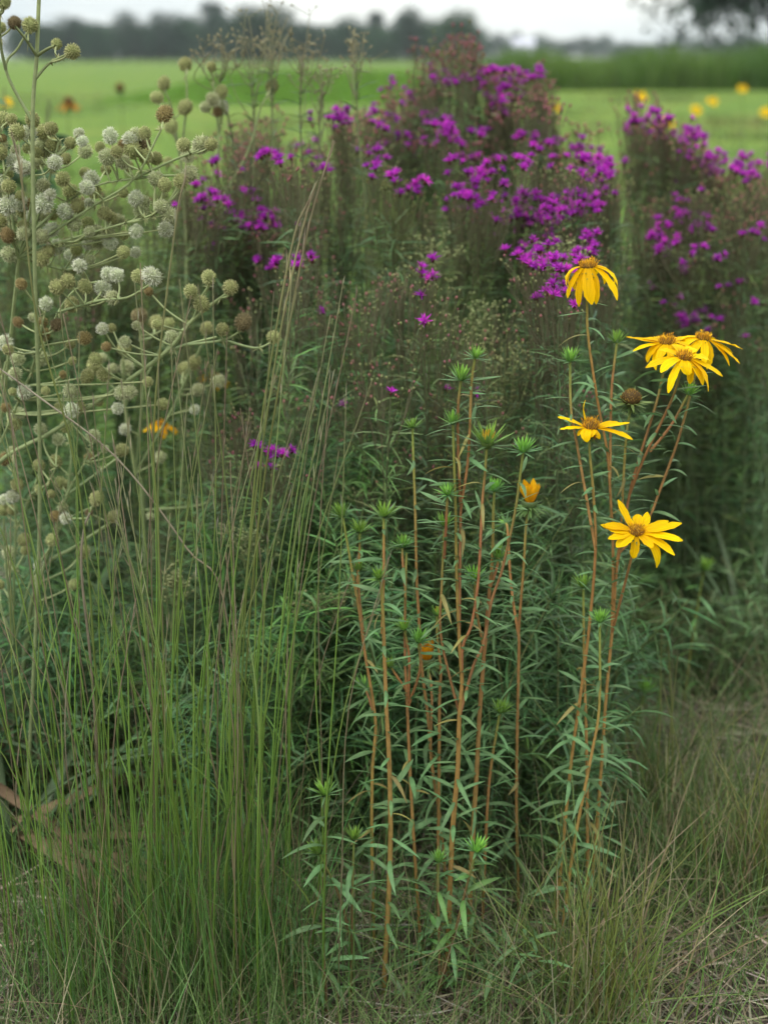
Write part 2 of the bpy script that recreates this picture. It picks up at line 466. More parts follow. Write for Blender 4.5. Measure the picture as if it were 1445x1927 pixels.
    t = thing('pale_shed', 'small pale white shed far across the field, seen past the meadow strip', 'shed', (bl[0], 250, 0))
    def boxm(name, x0, x1, y0, y1, z0, z1, c, mat):
        v = np.array([[x, y, z] for x in (x0, x1) for y in (y0, y1) for z in (z0, z1)], float)
        q = [[0, 1, 3, 2], [4, 6, 7, 5], [0, 4, 5, 1], [2, 3, 7, 6], [0, 2, 6, 4], [1, 5, 7, 3]]
        m = MB(); m.add(v, q, c); return m.obj(name, mat, t, smoothed=False)
    M_paint = plant_mat('pale_paint', 0, .7, .2, 2, .06, .02)
    t.scale = (.62, .62, .8)
    boxm('wall', -2.6, 2.6, -2, 2, -.2, 3.3, (.42, .42, .50), M_paint)
    m = MB(); m.add([[-2.9, -2.3, 3.3], [2.9, -2.3, 3.3], [2.9, 0, 4.9], [-2.9, 0, 4.9], [-2.9, 2.3, 3.3], [2.9, 2.3, 3.3]],
                    [[0, 1, 2, 3], [3, 2, 5, 4]], (.5, .5, .58)); m.obj('roof', M_paint, t, smoothed=False)
    m = MB(); m.add([[-2.6, -2, 3.3], [-2.6, 2, 3.3], [-2.6, 0, 4.7], [-2.6, 0, 4.7], [2.6, -2, 3.3], [2.6, 2, 3.3], [2.6, 0, 4.7], [2.6, 0, 4.7]],
                    [[0, 1, 2, 3], [4, 5, 6, 7]], (.42, .42, .50)); m.obj('gable', M_paint, t, smoothed=False)
    boxm('door', -.6, .6, -2.06, -1.99, -.1, 2.2, (.3, .3, .34), M_paint)
    boxm('window', 1.2, 2.0, -2.06, -1.99, 1.2, 2.1, (.12, .13, .15), M_paint)


build_background()

# ------------------------------------------------------------------ ironweed
PURPLE = [(660, 215, 10), (710, 208, 6), (760, 178, 5), (820, 150, 5), (860, 150, 6), (905, 135, 9), (945, 140, 11), (985, 140, 6), (930, 185, 7), (925, 210, 5),
          (960, 190, 5), (820, 225, 6), (830, 245, 7), (880, 255, 7), (855, 265, 7), (790, 275, 9), (760, 265, 5), (810, 290, 6), (575, 275, 3), (550, 320, 2),
          (715, 325, 2), (770, 370, 2), (795, 355, 3), (870, 320, 5), (875, 345, 4), (905, 340, 3), (895, 360, 5), (920, 385, 5), (945, 400, 8), (960, 385, 4),
          (1000, 390, 8), (1020, 400, 6), (1045, 380, 6), (1050, 425, 8), (1055, 405, 5), (1100, 390, 6), (1110, 365, 5), (1085, 400, 4), (1010, 265, 6), (1035, 265, 8),
          (1065, 285, 8), (1075, 300, 6), (1115, 305, 6), (1135, 320, 3), (1130, 290, 2), (1000, 470, 6), (1030, 485, 8), (1045, 500, 5), (1020, 480, 4), (1030, 550, 4),
          (1050, 565, 3), (1190, 245, 7), (1205, 220, 4), (1240, 230, 5), (1215, 240, 5), (1270, 255, 10), (1300, 270, 5), (1280, 250, 5), (1310, 300, 6), (1325, 300, 6),
          (1185, 308, 2), (1235, 345, 2), (1310, 365, 1), (1425, 300, 8), (1440, 310, 4), (1410, 340, 3), (1265, 415, 5), (1290, 425, 8), (1300, 415, 4), (1285, 465, 7),
          (1295, 590, 8), (1310, 600, 8), (1275, 570, 2), (1320, 590, 4), (1380, 560, 3), (1250, 480, 3), (1415, 640, 1), (1245, 525, 2), (430, 320, 2), (380, 375, 4),
          (395, 380, 3), (440, 350, 3), (450, 405, 4), (470, 410, 5), (490, 415, 5), (500, 425, 3), (420, 440, 2), (415, 460, 2), (555, 488, 4), (515, 492, 3),
          (790, 525, 3), (810, 520, 1), (795, 615, 1), (630, 608, 1), (735, 705, 1), (650, 775, 1), (520, 862, 5), (490, 868, 2), (855, 725, 1), (905, 733, 1), (360, 360, 3), (505, 440, 4), (470, 440, 4), (540, 300, 3), (600, 330, 3), (690, 300, 3), (740, 330, 3), (1080, 440, 5), (960, 300, 5), (900, 290, 5),
          (1330, 330, 6), (1360, 310, 5), (1385, 330, 5), (1255, 440, 5), (1150, 340, 4), (980, 440, 5), (860, 400, 3), (1300, 520, 3), (1395, 450, 3), (1340, 660, 2)]
OUT = np.array([(300, 360), (380, 300), (450, 250), (500, 220), (560, 285), (600, 270), (640, 205), (700, 195), (770, 165), (795, 90), (830, 66), (875, 66), (900, 122), (1000, 130), (1030, 165),
                (1045, 250), (1110, 268), (1150, 315), (1172, 330), (1180, 240), (1210, 178), (1230, 215), (1300, 262), (1350, 292), (1400, 335), (1450, 300)], float)
C_IRON = (.118, .205, .088)
C_IRONB = (.15, .225, .078)


def purple_head(seed):
    r = np.random.default_rng(seed); mb = MB()
    n = 22
    az = np.arange(n) * 2.4 + r.normal(0, .2, n); el = np.linspace(.25, 1.45, n)
    D = np.stack([np.cos(az) * np.cos(el), np.sin(az) * np.cos(el), np.sin(el)], 1)
    c = np.clip(np.array([.43, .038, .44]) * (1 + r.normal(0, .22, (n, 1))) * (1 + r.normal(0, .08, (n, 3))), 0, 1)
    P = np.repeat([[0, 0, .003]], n, 0)
    ribbons(mb, P, D, r.uniform(.009, .0135, n), .0026, np.stack([D[:, 0] * .002, D[:, 1] * .002, -np.full(n, .0015)], 1), c, 2, 'line', side=nrm(r.normal(0, 1, (n, 3))), tip=1.25)
    blob(mb, (0, 0, 0), .0034, (.10, .035, .035), squash=1.35, nu=6, nv=3)
    return mb.mesh('flower_head', M_purple)


PH = [purple_head(k) for k in range(5)]


MARKS = [(120, 'behind the tallest rattlesnake master'), (190, 'behind the white round heads'), (270, 'behind the kinked brown stem'), (325, 'behind the half-hidden dull heads'),
         (375, 'past the half-hidden dull heads'), (408, 'beside the last olive round heads'), (440, 'beneath the slender weeds'), (495, 'touching the leaning tan grass stalks'),
         (540, 'behind the leaning tan grass stalks'), (585, 'just past the leaning grass stalks'), (630, 'before the outermost bud sunflower'), (680, 'behind the outermost bud sunflower'),
         (720, 'behind the twin bud tufts'), (770, 'behind the crowded small tufts'), (810, 'behind the slender single-tufted sunflower'), (865, 'behind the thickest bud sunflower'), (905, 'behind the tallest green tuft'),
         (960, 'behind the yellow-centred bud'), (1000, 'behind the half-open yellow bud'), (1050, 'between bud sunflowers and blooms'), (1085, 'beside the drooping single bloom'), (1120, 'behind the drooping single bloom'),
         (1180, 'behind the spent brown head'), (1240, 'before the cluster of blooms'), (1285, 'behind the cluster of blooms'), (1330, 'just past the cluster of blooms'), (1370, 'towards the open straw'), (1410, 'above the open straw'), (2000, 'outermost on the open side')]


def landmark(px):
    for lim, w in MARKS:
        if px < lim: return w


def build_ironweed():
    rows = {'back': [(500, 3.55), (610, 3.7), (700, 3.5), (790, 3.75), (850, 3.55), (930, 3.7), (1010, 3.5), (1090, 3.65), (1200, 3.9), (1280, 3.75), (1350, 3.9), (1440, 3.8)],
            'mid': [(70, 3.25), (150, 3.15), (225, 3.3), (300, 3.1), (350, 3.2), (395, 3.0), (470, 3.15), (560, 2.95), (650, 3.1), (740, 3.0), (830, 3.15), (910, 3.0), (990, 3.1), (1070, 2.98), (1140, 3.2), (1200, 3.35), (1245, 3.5), (1290, 3.4), (1335, 3.5), (1390, 3.4), (1440, 3.5)],
            'front': [(330, 2.75), (420, 2.62), (520, 2.55), (610, 2.66), (700, 2.55), (790, 2.64), (880, 2.52), (970, 2.62), (1060, 2.58), (1130, 2.7)]}
    words = {'back': 'far row', 'mid': 'middle row', 'front': 'near row'}
    plants = []
    for row, lst in rows.items():
        for px, Y in lst:
            plants.append(dict(row=row, px=px, Y=Y, tops=[]))

    def assign(px, py, nfl, force=None):
        row = 'back' if py < 300 else ('mid' if py < 478 else 'front')
        if px > 1165: row = 'back' if py < 350 else 'mid'
        if px < 545 and row == 'front' and py < 560: row = 'mid'
        row = force or row
        c = [p for p in plants if p['row'] == row]
        b = min(c, key=lambda p: abs(p['px'] - px) + rng.uniform(0, 25))
        b['tops'].append((px, py, nfl))

    for c in PURPLE: assign(c[0], c[1], int(round(c[2] * 1.9)) if c[2] > 2 else c[2])
    # flowerless tops, with buds only
    for k in range(150):
        px = U(430, 1445); o = np.interp(px, OUT[:, 0], OUT[:, 1])
        assign(px, o + abs(rng.normal(0, 60)) + 4, 0)
    for k in range(90):
        px = U(340, 1440); o = np.interp(px, OUT[:, 0], OUT[:, 1])
        assign(px, max(U(310, 476), o + 25), 0)
    for k in range(120):
        px = U(330, 1150); assign(px, U(490, 960), 0)
    for k in range(75):
        px = U(1160, 1460); assign(px, np.interp(px, [1160, 1250, 1445], [380, 360, 370]) + U(0, 430), 0, 'mid')
    for k in range(85):
        px = U(-20, 370); assign(px, np.interp(px, [30, 250, 370], [330, 310, 300]) + U(0, 300), 0, 'mid')
    for px, py in ((800, 80), (835, 66), (868, 64), (850, 90), (880, 100), (820, 110), (1205, 180), (1225, 190), (1190, 195), (1080, 240), (1105, 250), (1030, 160), (505, 215), (470, 230),
                   (420, 250), (390, 290), (640, 205), (655, 215), (740, 180)):
        assign(px, py, 0)

    for p in plants:
        if not p['tops']: continue
        Y = p['Y']; bx = W(p['px'], 900, Y)[0]
        base = np.array([bx, Y, 0.0])
        nf = sum(t[2] for t in p['tops'])
        amount = 'covered in purple flowers' if nf > 28 else ('with scattered purple flowers' if nf > 5 else ('with few purple flowers' if nf else 'bearing only dull unopened buds'))
        th = thing('ironweed_plant', 'fine-leaved ironweed %s, %s, %s' % (amount, words[p['row']], landmark(p['px'])), 'plant', base, 'ironweed plants of the ' + words[p['row']])
        stem, leaf, bud = MB(), MB(), MB()
        hz = []
        green = rng.uniform() < .35 and nf < 12
        for (px, py, nfl) in p['tops']:
            top = W(px, py, Y + rng.normal(0, .10) - (.14 if nfl else 0))
            if top[2] < .2: continue
            b0 = base + [rng.normal(0, .035), rng.normal(0, .035), -.02]
            m1 = b0 + (top - b0) * [.22, .22, .36] + [rng.normal(0, .012), rng.normal(0, .012), 0]
            m2 = b0 + (top - b0) * [.62, .62, .72] + [rng.normal(0, .015), rng.normal(0, .015), 0]
            path = smooth([b0, m1, m2, top - [0, 0, .035]], 4)
            tube(stem, path, .0023, .0010, (.10, .13, .06), (.13, .175, .08) if not green else (.14, .18, .06), n=4)
            ln = np.linalg.norm(np.diff(path, axis=0), axis=1).sum()
            n = int(ln / ((.0042 if p['row'] != 'back' else .0052) if p['px'] < 1150 else .0062))
            t = (.10 + .84 * U(0, 1, n) ** 1.15) * (len(path) - 1); i = t.astype(int); P = path[i] + (path[np.minimum(i + 1, len(path) - 1)] - path[i]) * (t - i)[:, None]
            az = U(0, 6.28, n); el = rng.normal(.45, .3, n)
            D = np.stack([np.cos(az) * np.cos(el), np.sin(az) * np.cos(el), np.sin(el)], 1)
            frac = t / (len(path) - 1)
            L = U(.045, .09, n) * (1.1 - .45 * frac)
            cl = vcol(C_IRON if rng.uniform() < .65 else C_IRONB, n, .32, .12)
            ribbons(leaf, P, D, L, U(.0015, .0027, n), np.stack([rng.normal(0, .010, n), rng.normal(0, .010, n), -L * U(.1, .55, n)], 1), cl, 3, 'line', roll=1.0)
            # flat-topped spray of side branches
            nb = max(6, int(nfl * .7) + 5)
            ends = []
            for k in range(nb):
                f = U(.72, .97); q = path[int(f * (len(path) - 1))]
                a = U(0, 6.28); rr = abs(rng.normal(0, .02)) + .008 + .0011 * nfl
                e = np.array([top[0] + math.cos(a) * rr, top[1] + math.sin(a) * rr, top[2] + rng.normal(0, .012) - rr * .35])
                mid = q + (e - q) * [.6, .6, .45]
                tube(stem, smooth([q, mid, e], 3), .0010, .0006, (.115, .11, .06), (.13, .12, .07) if not green else (.16, .2, .07), n=3)
                ends.append((e, e - mid))
                for j in range(2):
                    e2 = e + [rng.normal(0, .012), rng.normal(0, .012), rng.normal(.002, .008)]
                    tube(stem, smooth([mid, (mid + e2) / 2 + [0, 0, -.003], e2], 2), .0007, .0005, (.115, .11, .06), n=3)
                    ends.append((e2, e2 - mid))
            sc_ = np.array([en[0][2] - .35 * en[0][1] for en in ends]); idx = np.argsort(-sc_ + rng.normal(0, .004, len(ends)))
            for k, j in enumerate(idx):
                e, d = ends[j]
                if k < nfl:
                    hz.append((e, d))
                else:
                    if green:
                        c0, c1 = (.13, .16, .05), (.20, .22, .09)
                    else:
                        c0, c1 = ((.19, .11, .08), (.36, .13, .15)) if rng.uniform() < (.65 if p['row'] == 'back' else .30) else ((.15, .17, .07), (.21, .22, .10))
                    blob(bud, e, U(.0022, .0034) * (1 if p['row'] == 'back' else .72), vcol(c0, 1)[0], d, 1.6, 5, 3, vcol(c1, 1)[0])
        stem.obj('stem', M_stem, th, base); leaf.obj('leaves', M_leaf, th, base, True); bud.obj('buds', M_head, th, base, True)
        for e, d in hz:
            o = link('flower_head', PH[rng.integers(5)], th)
            dd = Vector(d).normalized() + Vector((0, -.25, .5)) + Vector(rng.normal(0, .35, 3))
            o.matrix_basis = zframe(Vector(e - base), dd, U(.8, 1.15), U(0, 6))


build_ironweed()

# ------------------------------------------------------------------ rattlesnake master (round spiky heads)
def eryngo_head(kind, seed):
    r = np.random.default_rng(seed); mb = MB()
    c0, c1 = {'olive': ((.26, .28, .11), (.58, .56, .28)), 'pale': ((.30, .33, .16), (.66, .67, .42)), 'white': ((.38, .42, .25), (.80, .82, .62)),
              'brown': ((.15, .12, .06), (.33, .27, .15)), 'tan': ((.2, .15, .06), (.42, .34, .17))}[kind]
    blob(mb, (0, 0, 0), .0094, c0, squash=1.08, nu=12, nv=8)
    n = 210
    D = fib(n) + r.normal(0, .06, (n, 3)); D = nrm(D)
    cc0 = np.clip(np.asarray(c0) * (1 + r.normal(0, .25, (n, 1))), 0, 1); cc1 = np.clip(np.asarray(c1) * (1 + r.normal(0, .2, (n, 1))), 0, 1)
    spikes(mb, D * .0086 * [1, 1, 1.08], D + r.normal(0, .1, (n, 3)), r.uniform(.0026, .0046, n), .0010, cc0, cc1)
    if kind in ('white', 'pale'):
        n = 150 if kind == 'white' else 60
        D = nrm(r.normal(0, 1, (n, 3)) + [0, 0, .3])
        spikes(mb, D * .010, D + r.normal(0, .3, (n, 3)), r.uniform(.003, .006, n), .0006, np.asarray(c1) * .9, np.clip(np.asarray(c1) * 1.15, 0, .85))
    # pointed bracts under the head
    n = 8; az = np.arange(n) / n * 6.28
    D = np.stack([np.cos(az), np.sin(az), np.full(n, -.15)], 1)
    ribbons(mb, np.repeat([[0, 0, -.0085]], n, 0), D, .0095, .0022, np.array([0, 0, .002]), (.2, .24, .1), 2, 'bract')
    return mb.mesh('flower_head', M_head)


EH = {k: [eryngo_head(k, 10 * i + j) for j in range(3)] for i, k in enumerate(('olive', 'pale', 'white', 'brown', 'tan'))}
ERYNGO = [
    dict(Y=2.24, base=(-60, 1440), label='rattlesnake master with whitest heads crowding round one branching knot of thick stems',
         br=[[(-60, 1440), (-35, 1150), (-8, 880), (15, 690), (36, 485)], [(36, 485), (110, 430), (180, 385), (253, 336), (303, 245)], [(253, 336), (330, 300), (375, 283)],
             [(36, 485), (60, 440), (115, 390), (180, 350), (253, 336)], [(36, 485), (5, 290), (0, 240)], [(36, 485), (20, 430), (8, 330)], [(36, 485), (75, 400), (112, 265)],
             [(253, 336), (300, 331), (345, 330)], [(36, 485), (100, 460), (200, 430), (290, 405)], [(36, 485), (90, 500), (140, 515)], [(36, 485), (60, 380), (62, 250)]],
         heads=[(7, 225, 15, 'o'), (22, 225, 11, 'o'), (33, 249, 17, 'o'), (62, 225, 15, 'o'), (83, 247, 15, 'o'), (97, 242, 14, 'o'), (80, 272, 14, 'p'), (270, 270, 15, 'b'), (161, 285, 15, 'p'),
                (172, 285, 13, 'w'), (189, 277, 10, 'o'), (202, 296, 16, 'p'), (249, 282, 17, 'o'), (232, 305, 14, 'p'), (273, 294, 14, 'o'), (294, 298, 14, 'o'), (242, 313, 12, 'o'),
                (379, 273, 18, 'p'), (398, 272, 13, 'o'), (28, 305, 15, 'w'), (45, 315, 14, 'w'), (73, 305, 15, 'p'), (104, 306, 13, 'w'), (119, 337, 15, 'o'), (173, 337, 15, 'w'),
                (161, 325, 12, 'o'), (17, 350, 14, 'o'), (358, 327, 15, 'p'), (341, 341, 15, 'o'), (294, 337, 15, 'p'), (311, 348, 14, 'o'), (16, 386, 17, 'w'), (42, 384, 14, 'w'), (83, 382, 18, 'w'),
                (125, 398, 15, 'w'), (256, 374, 14, 'w'), (270, 381, 14, 'p'), (304, 388, 13, 'p'), (317, 403, 14, 'p'), (197, 401, 14, 'o'), (223, 415, 14, 'p'), (182, 439, 16, 'p'), (208, 455, 14, 'w'),
                (168, 458, 14, 'w'), (97, 433, 14, 'w'), (80, 445, 14, 'p'), (107, 465, 16, 'w'), (45, 439, 13, 'p'), (149, 491, 16, 'w'), (17, 479, 14, 'p'), (310, 215, 17, 't')]),
    dict(Y=2.15, base=(-90, 1500), label='rattlesnake master with long stems leaning out over the grass, heads mostly olive green',
         br=[[(-90, 1500), (-75, 1150), (-30, 905), (120, 800), (304, 670), (365, 600), (428, 552)], [(304, 670), (345, 650), (408, 634)], [(304, 670), (345, 620), (376, 588)],
             [(365, 600), (380, 560), (392, 540)], [(-75, 1150), (-30, 900), (5, 826), (60, 700), (111, 587), (150, 540), (200, 528)], [(111, 587), (190, 565), (240, 560), (282, 536)],
             [(345, 650), (420, 640), (455, 622)], [(420, 640), (480, 655), (510, 645)], [(60, 700), (75, 640), (84, 590)], [(-30, 900), (-10, 780), (12, 680)]],
         heads=[(150, 500, 14, 'w'), (204, 516, 14, 'w'), (221, 518, 14, 'w'), (287, 520, 17, 'w'), (87, 572, 13, 'w'), (81, 606, 12, 't'), (107, 611, 13, 'b'), (393, 522, 15, 'o'), (434, 541, 15, 'o'),
                (379, 572, 17, 'o'), (419, 620, 14, 'o'), (458, 606, 17, 'b'), (515, 635, 15, 'o'), (35, 675, 15, 'p'), (16, 658, 12, 'o'), (81, 675, 14, 'p'), (119, 705, 9, 't'), (47, 738, 16, 'w'),
                (211, 617, 10, 'o')]),
    dict(Y=2.18, base=(30, 1500), label='lower rattlesnake master stem with olive heads among the grass stalks',
         br=[[(30, 1500), (45, 1250), (76, 1081), (140, 1030), (208, 984)], [(45, 1250), (85, 1060), (128, 930), (155, 880), (174, 838)], [(128, 930), (170, 900), (224, 860)],
             [(30, 1500), (25, 1200), (30, 1000), (28, 815)], [(30, 1000), (60, 930), (74, 890)], [(60, 930), (90, 910), (106, 880)], [(128, 930), (135, 850), (126, 815)], [(30, 1200), (60, 1090), (95, 1030)],
             [(85, 1060), (120, 985), (182, 950)], [(85, 1060), (115, 985), (165, 975)], [(25, 1200), (10, 1030), (8, 975)], [(25, 1200), (5, 1150), (0, 1112)]],
         heads=[(28, 797, 17, 'o'), (125, 803, 14, 'o'), (176, 821, 15, 'p'), (230, 847, 16, 'o'), (74, 876, 14, 'o'), (106, 868, 14, 'o'), (10, 864, 14, 't'), (33, 912, 15, 'o'), (182, 938, 16, 'o'),
                (7, 960, 15, 'o'), (214, 972, 15, 'o'), (168, 965, 10, 'b'), (99, 1016, 15, 'o'), (0, 1100, 12, 'o')]),
    dict(Y=2.14, base=(40, 1640), label='tallest rattlesnake master stem rising in front of the wood and sky',
         br=[[(40, 1640), (75, 1000), (66, 500), (62, 230), (70, 105), (74, 0), (80, -70)], [(70, 105), (50, 75), (30, 50)], [(70, 105), (90, 92), (104, 86)], [(66, 150), (95, 118), (134, 99)],
             [(62, 230), (12, 132), (35, 90), (55, 55)], [(12, 132), (3, 90), (0, 40), (6, 12)]],
         heads=[(7, 3, 14, 'o'), (28, 43, 14, 'b'), (57, 47, 15, 'o'), (107, 83, 11, 'o'), (137, 97, 15, 'o'), (78, -75, 15, 'o'), (3, 52, 10, 'o')]),
    dict(Y=2.95, base=(335, 1300), label='rattlesnake master with few round heads standing against the lawn',
         br=[[(335, 1300), (345, 800), (352, 480), (340, 300), (322, 240)], [(340, 300), (352, 190), (349, 132)], [(340, 300), (325, 210), (310, 168)], [(325, 210), (305, 200), (297, 192)],
             [(352, 480), (400, 330), (412, 250), (402, 198)], [(412, 250), (420, 210), (417, 182)], [(412, 250), (405, 180), (398, 132)], [(352, 480), (460, 300), (490, 205), (510, 172)]],
         heads=[(349, 121, 14, 'o'), (309, 157, 13, 'o'), (296, 183, 13, 'o'), (417, 173, 13, 'o'), (401, 187, 13, 'p'), (398, 125, 10, 'o'), (512, 163, 14, 'o'), (322, 238, 14, 'o')]),
    dict(Y=2.5, base=(290, 1420), label='rattlesnake master stem with dull green heads, half hidden by grass stalks and fine leaves',
         br=[[(290, 1420), (270, 960), (256, 890), (236, 767), (232, 675)], [(236, 767), (225, 740), (182, 702)], [(236, 767), (250, 720), (242, 704)], [(256, 890), (270, 720), (264, 610)],
             [(264, 640), (285, 635), (294, 618)], [(270, 720), (305, 650), (317, 622)], [(256, 890), (330, 760), (348, 708)], [(330, 760), (375, 660), (389, 630)], [(270, 960), (380, 950), (406, 920)], [(280, 1150), (290, 1030), (285, 980)]],
         heads=[(263, 594, 16, 'b'), (294, 606, 15, 'o'), (317, 610, 13, 'o'), (235, 656, 15, 'o'), (239, 691, 14, 'p'), (178, 689, 15, 'o'), (348, 694, 15, 'o'), (389, 618, 14, 'o'), (408, 909, 11, 'o'),
                (284, 971, 9, 'p')]),
]
KIND = dict(o='olive', p='pale', w='white', b='brown', t='tan')


def strap_leaf(L, wd, droop, seed):
    r = np.random.default_rng(seed); mb = MB()
    ribbons(mb, np.zeros((1, 3)), np.array([[1, 0, .25]]), L, wd, np.array([0, r.normal(0, .05) * L, -droop * L]), (.085, .135, .062), 9, 'strap', side=np.array([[0, 1.0, 0]]), fold=.18, tip=.9)
    return mb.mesh('leaf', M_leaf)


SL = [strap_leaf(.62, .030, .35, 1), strap_leaf(.52, .026, .5, 2), strap_leaf(.7, .03, .25, 3)]
mbd = MB(); ribbons(mbd, np.zeros((1, 3)), np.array([[1, 0, .12]]), .5, .028, np.array([0, .06, -.1]), (.15, .105, .062), 9, 'strap', side=np.array([[0, 1.0, 0]]), fold=.2)
SLD = mbd.mesh('dead_leaf', M_straw)


def build_eryngo():
    for pi, e in enumerate(ERYNGO):
        Y = e['Y']; YB = Yg(e['base'][1]); YY = lambda py: Y + (YB - Y) * min(1, max(0, (py - 450) / (e['base'][1] - 450)))
        base = W(e['base'][0], e['base'][1], YB); base[2] = 0
        th = thing('rattlesnake_master', e['label'], 'plant', base, 'rattlesnake master plants')
        stem = MB(); samples = []
        for bi, b in enumerate(e['br']):
            dy = rng.normal(0, .035) if bi else 0
            m = len(b)
            pts = [W(px, py, YY(py) + (dy * k / (m - 1) if bi else 0)) for k, (px, py) in enumerate(b)]
            if bi == 0:
                pts[0] = base + [0, 0, -.03]
            path = smooth(pts, 5)
            r0 = (.0030 if 'tallest' in e['label'] else .0044) if bi == 0 else .0023
            tube(stem, path, r0, .0026 if bi == 0 else .0015, (.20, .25, .11), (.28, .33, .15), n=6)
            for k, q in enumerate(path):
                if bi or k > len(path) * .55: samples.append(q)
        S = np.array(samples)
        extra = [95, 44, 30, 0, 8, 8][pi]
        x0, x1, y0, y1 = [(0, 360, 235, 490), (0, 420, 500, 780), (0, 240, 760, 1120), (0, 1, 0, 1), (290, 420, 180, 360), (170, 420, 560, 900)][pi]
        e['heads'] += [(U(x0, x1) * (U(.4, 1) if pi < 3 else 1), U(y0, y1), U(9, 16), 'ooopwwppoot'[rng.integers(11)]) for _ in range(extra)]
        hz_ = []
        for (px, py, r, kd) in e['heads']:
            if any(math.hypot(px - a, py - b) < 12 for a, b in hz_): continue
            hz_.append((px, py))
            c = W(px, py, YY(py) + rng.normal(0, .03))
            d = np.linalg.norm(S - c, axis=1) + np.where(S[:, 2] > c[2] - .012, 1.0, 0) + np.where(np.linalg.norm(S - c, axis=1) < .018, .05, 0)
            q = S[np.argmin(d)]
            mid = (q + c) / 2 + rng.normal(0, .002, 3) + [(c - q)[0] * .05, 0, -.002]
            path = smooth([q, mid, c], 4)
            tube(stem, path, .0015, .0013, (.28, .33, .15), (.33, .36, .17), n=5)
            # tuft of small bracts at the joint
            n = 5; D = nrm(rng.normal(0, 1, (n, 3)) + (c - q) * 8)
            ribbons(stem, np.repeat(q[None], n, 0), D, .011, .0026, np.array([0, 0, -.002]), (.24, .25, .11), 2, 'bract')
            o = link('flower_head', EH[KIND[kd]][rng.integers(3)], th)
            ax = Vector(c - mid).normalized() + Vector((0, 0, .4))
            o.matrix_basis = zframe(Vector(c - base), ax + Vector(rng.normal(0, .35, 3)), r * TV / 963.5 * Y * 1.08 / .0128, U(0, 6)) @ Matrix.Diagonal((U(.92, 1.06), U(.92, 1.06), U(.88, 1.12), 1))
        stem.obj('stem', M_stem, th, base)
        # sword leaves at the foot
        for k in range(15 if pi < 4 else 7):
            o = link('leaf', SL[rng.integers(3)], th)
            a = U(0, 6.28)
            o.matrix_basis = frame(Vector((rng.normal(0, .02), rng.normal(0, .02), .0)), (math.cos(a), math.sin(a), U(.2, 1.4)), s=U(.75, 1.1))
        if pi < 4:
            for k in range(7):
                o = link('dead_leaf', SLD, th); a = U(-1.3, .6)
                o.matrix_basis = frame(Vector((0, 0, .02 + .012 * k)), (math.cos(a), math.sin(a), U(-.02, .12)), s=U(.7, 1.1))


build_eryngo()

# ------------------------------------------------------------------ yellow sunflowers
C_SL = (.115, .21, .085)      # grey-green leaf
C_SG = (.20, .25, .055)       # young stem
C_SR = (.32, .165, .06)      # rusty stem
C_SO = (.30, .195, .06)


def sun_leaf(L, wd, droop, seed, c=C_SL):
    r = np.random.default_rng(seed); mb = MB()
    ribbons(mb, np.zeros((1, 3)), np.array([[1, 0, .18]]), L, wd, np.array([0, r.normal(0, .06) * L, -droop * L]), np.clip(np.asarray(c) * (1 + r.normal(0, .1)), 0, 1), 6, 'leaf', side=np.array([[0, 1.0, r.normal(0, .2)]]), fold=.16, tip=1.1)
    return mb.mesh('leaf', M_leaf)


LEAF_U = [sun_leaf(.041, .0056, d, k) for k, d in enumerate((.05, .2, .35, .15, .5))]
LEAF_L = [sun_leaf(.054, .0068, d, 20 + k) for k, d in enumerate((.2, .4, .6, .3, .5))]
LEAF_D = [sun_leaf(.038, .006, d, 60 + k, (.26, .22, .07)) for k, d in enumerate((.6, .9))]
LEAF_Y = [sun_leaf(.045, .0075, d, 40 + k, (.11, .23, .06)) for k, d in enumerate((.5, .8, .3))]


def bud_tuft(seed, big=0, center=None):
    """upright cluster of pointed young leaves round an unopened bud"""
    r = np.random.default_rng(seed); mb = MB(); sh = (0, .22, -.2, .1, -.1)[seed % 5]
    blob(mb, (0, 0, .003), .0042 + .002 * big, (.13, .22, .05), squash=1.1, nu=8, nv=5)
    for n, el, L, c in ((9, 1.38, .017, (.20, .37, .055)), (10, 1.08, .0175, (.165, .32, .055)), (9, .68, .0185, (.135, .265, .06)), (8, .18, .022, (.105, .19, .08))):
        az = np.arange(n) / n * 6.28 + r.uniform(0, 6) + r.normal(0, .2, n); e = el + sh + r.normal(0, .16, n)
        D = np.stack([np.cos(az) * np.cos(e), np.sin(az) * np.cos(e), np.sin(e)], 1)
        P = np.stack([np.cos(az) * .0022, np.sin(az) * .0022, np.full(n, .0)], 1)
        cc = np.clip(np.asarray(c) * (1 + r.normal(0, .15, (n, 1))), 0, 1)
        Ls = L * r.uniform(.8, 1.2, n) * (1 + .25 * big)
        ribbons(mb, P, D, Ls, .0037, np.stack([D[:, 0] * .003, D[:, 1] * .003, np.full(n, .001)], 1), cc, 3, 'bract', fold=.15, tip=1.15, roll=.2)
    if center is not None:
        n = 14; az = np.arange(n) * 2.4; rr = np.sqrt(np.arange(n) / n) * .0045
        spikes(mb, np.stack([np.cos(az) * rr, np.sin(az) * rr, np.full(n, .006)], 1), np.repeat([[0, 0, 1.0]], n, 0) + r.normal(0, .12, (n, 3)), .009, .0016, (.45, .36, .03), center)
    return mb.mesh('bud', M_leaf)


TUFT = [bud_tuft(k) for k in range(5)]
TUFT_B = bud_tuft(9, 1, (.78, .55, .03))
TUFT_S = bud_tuft(12, 0, (.45, .45, .05))


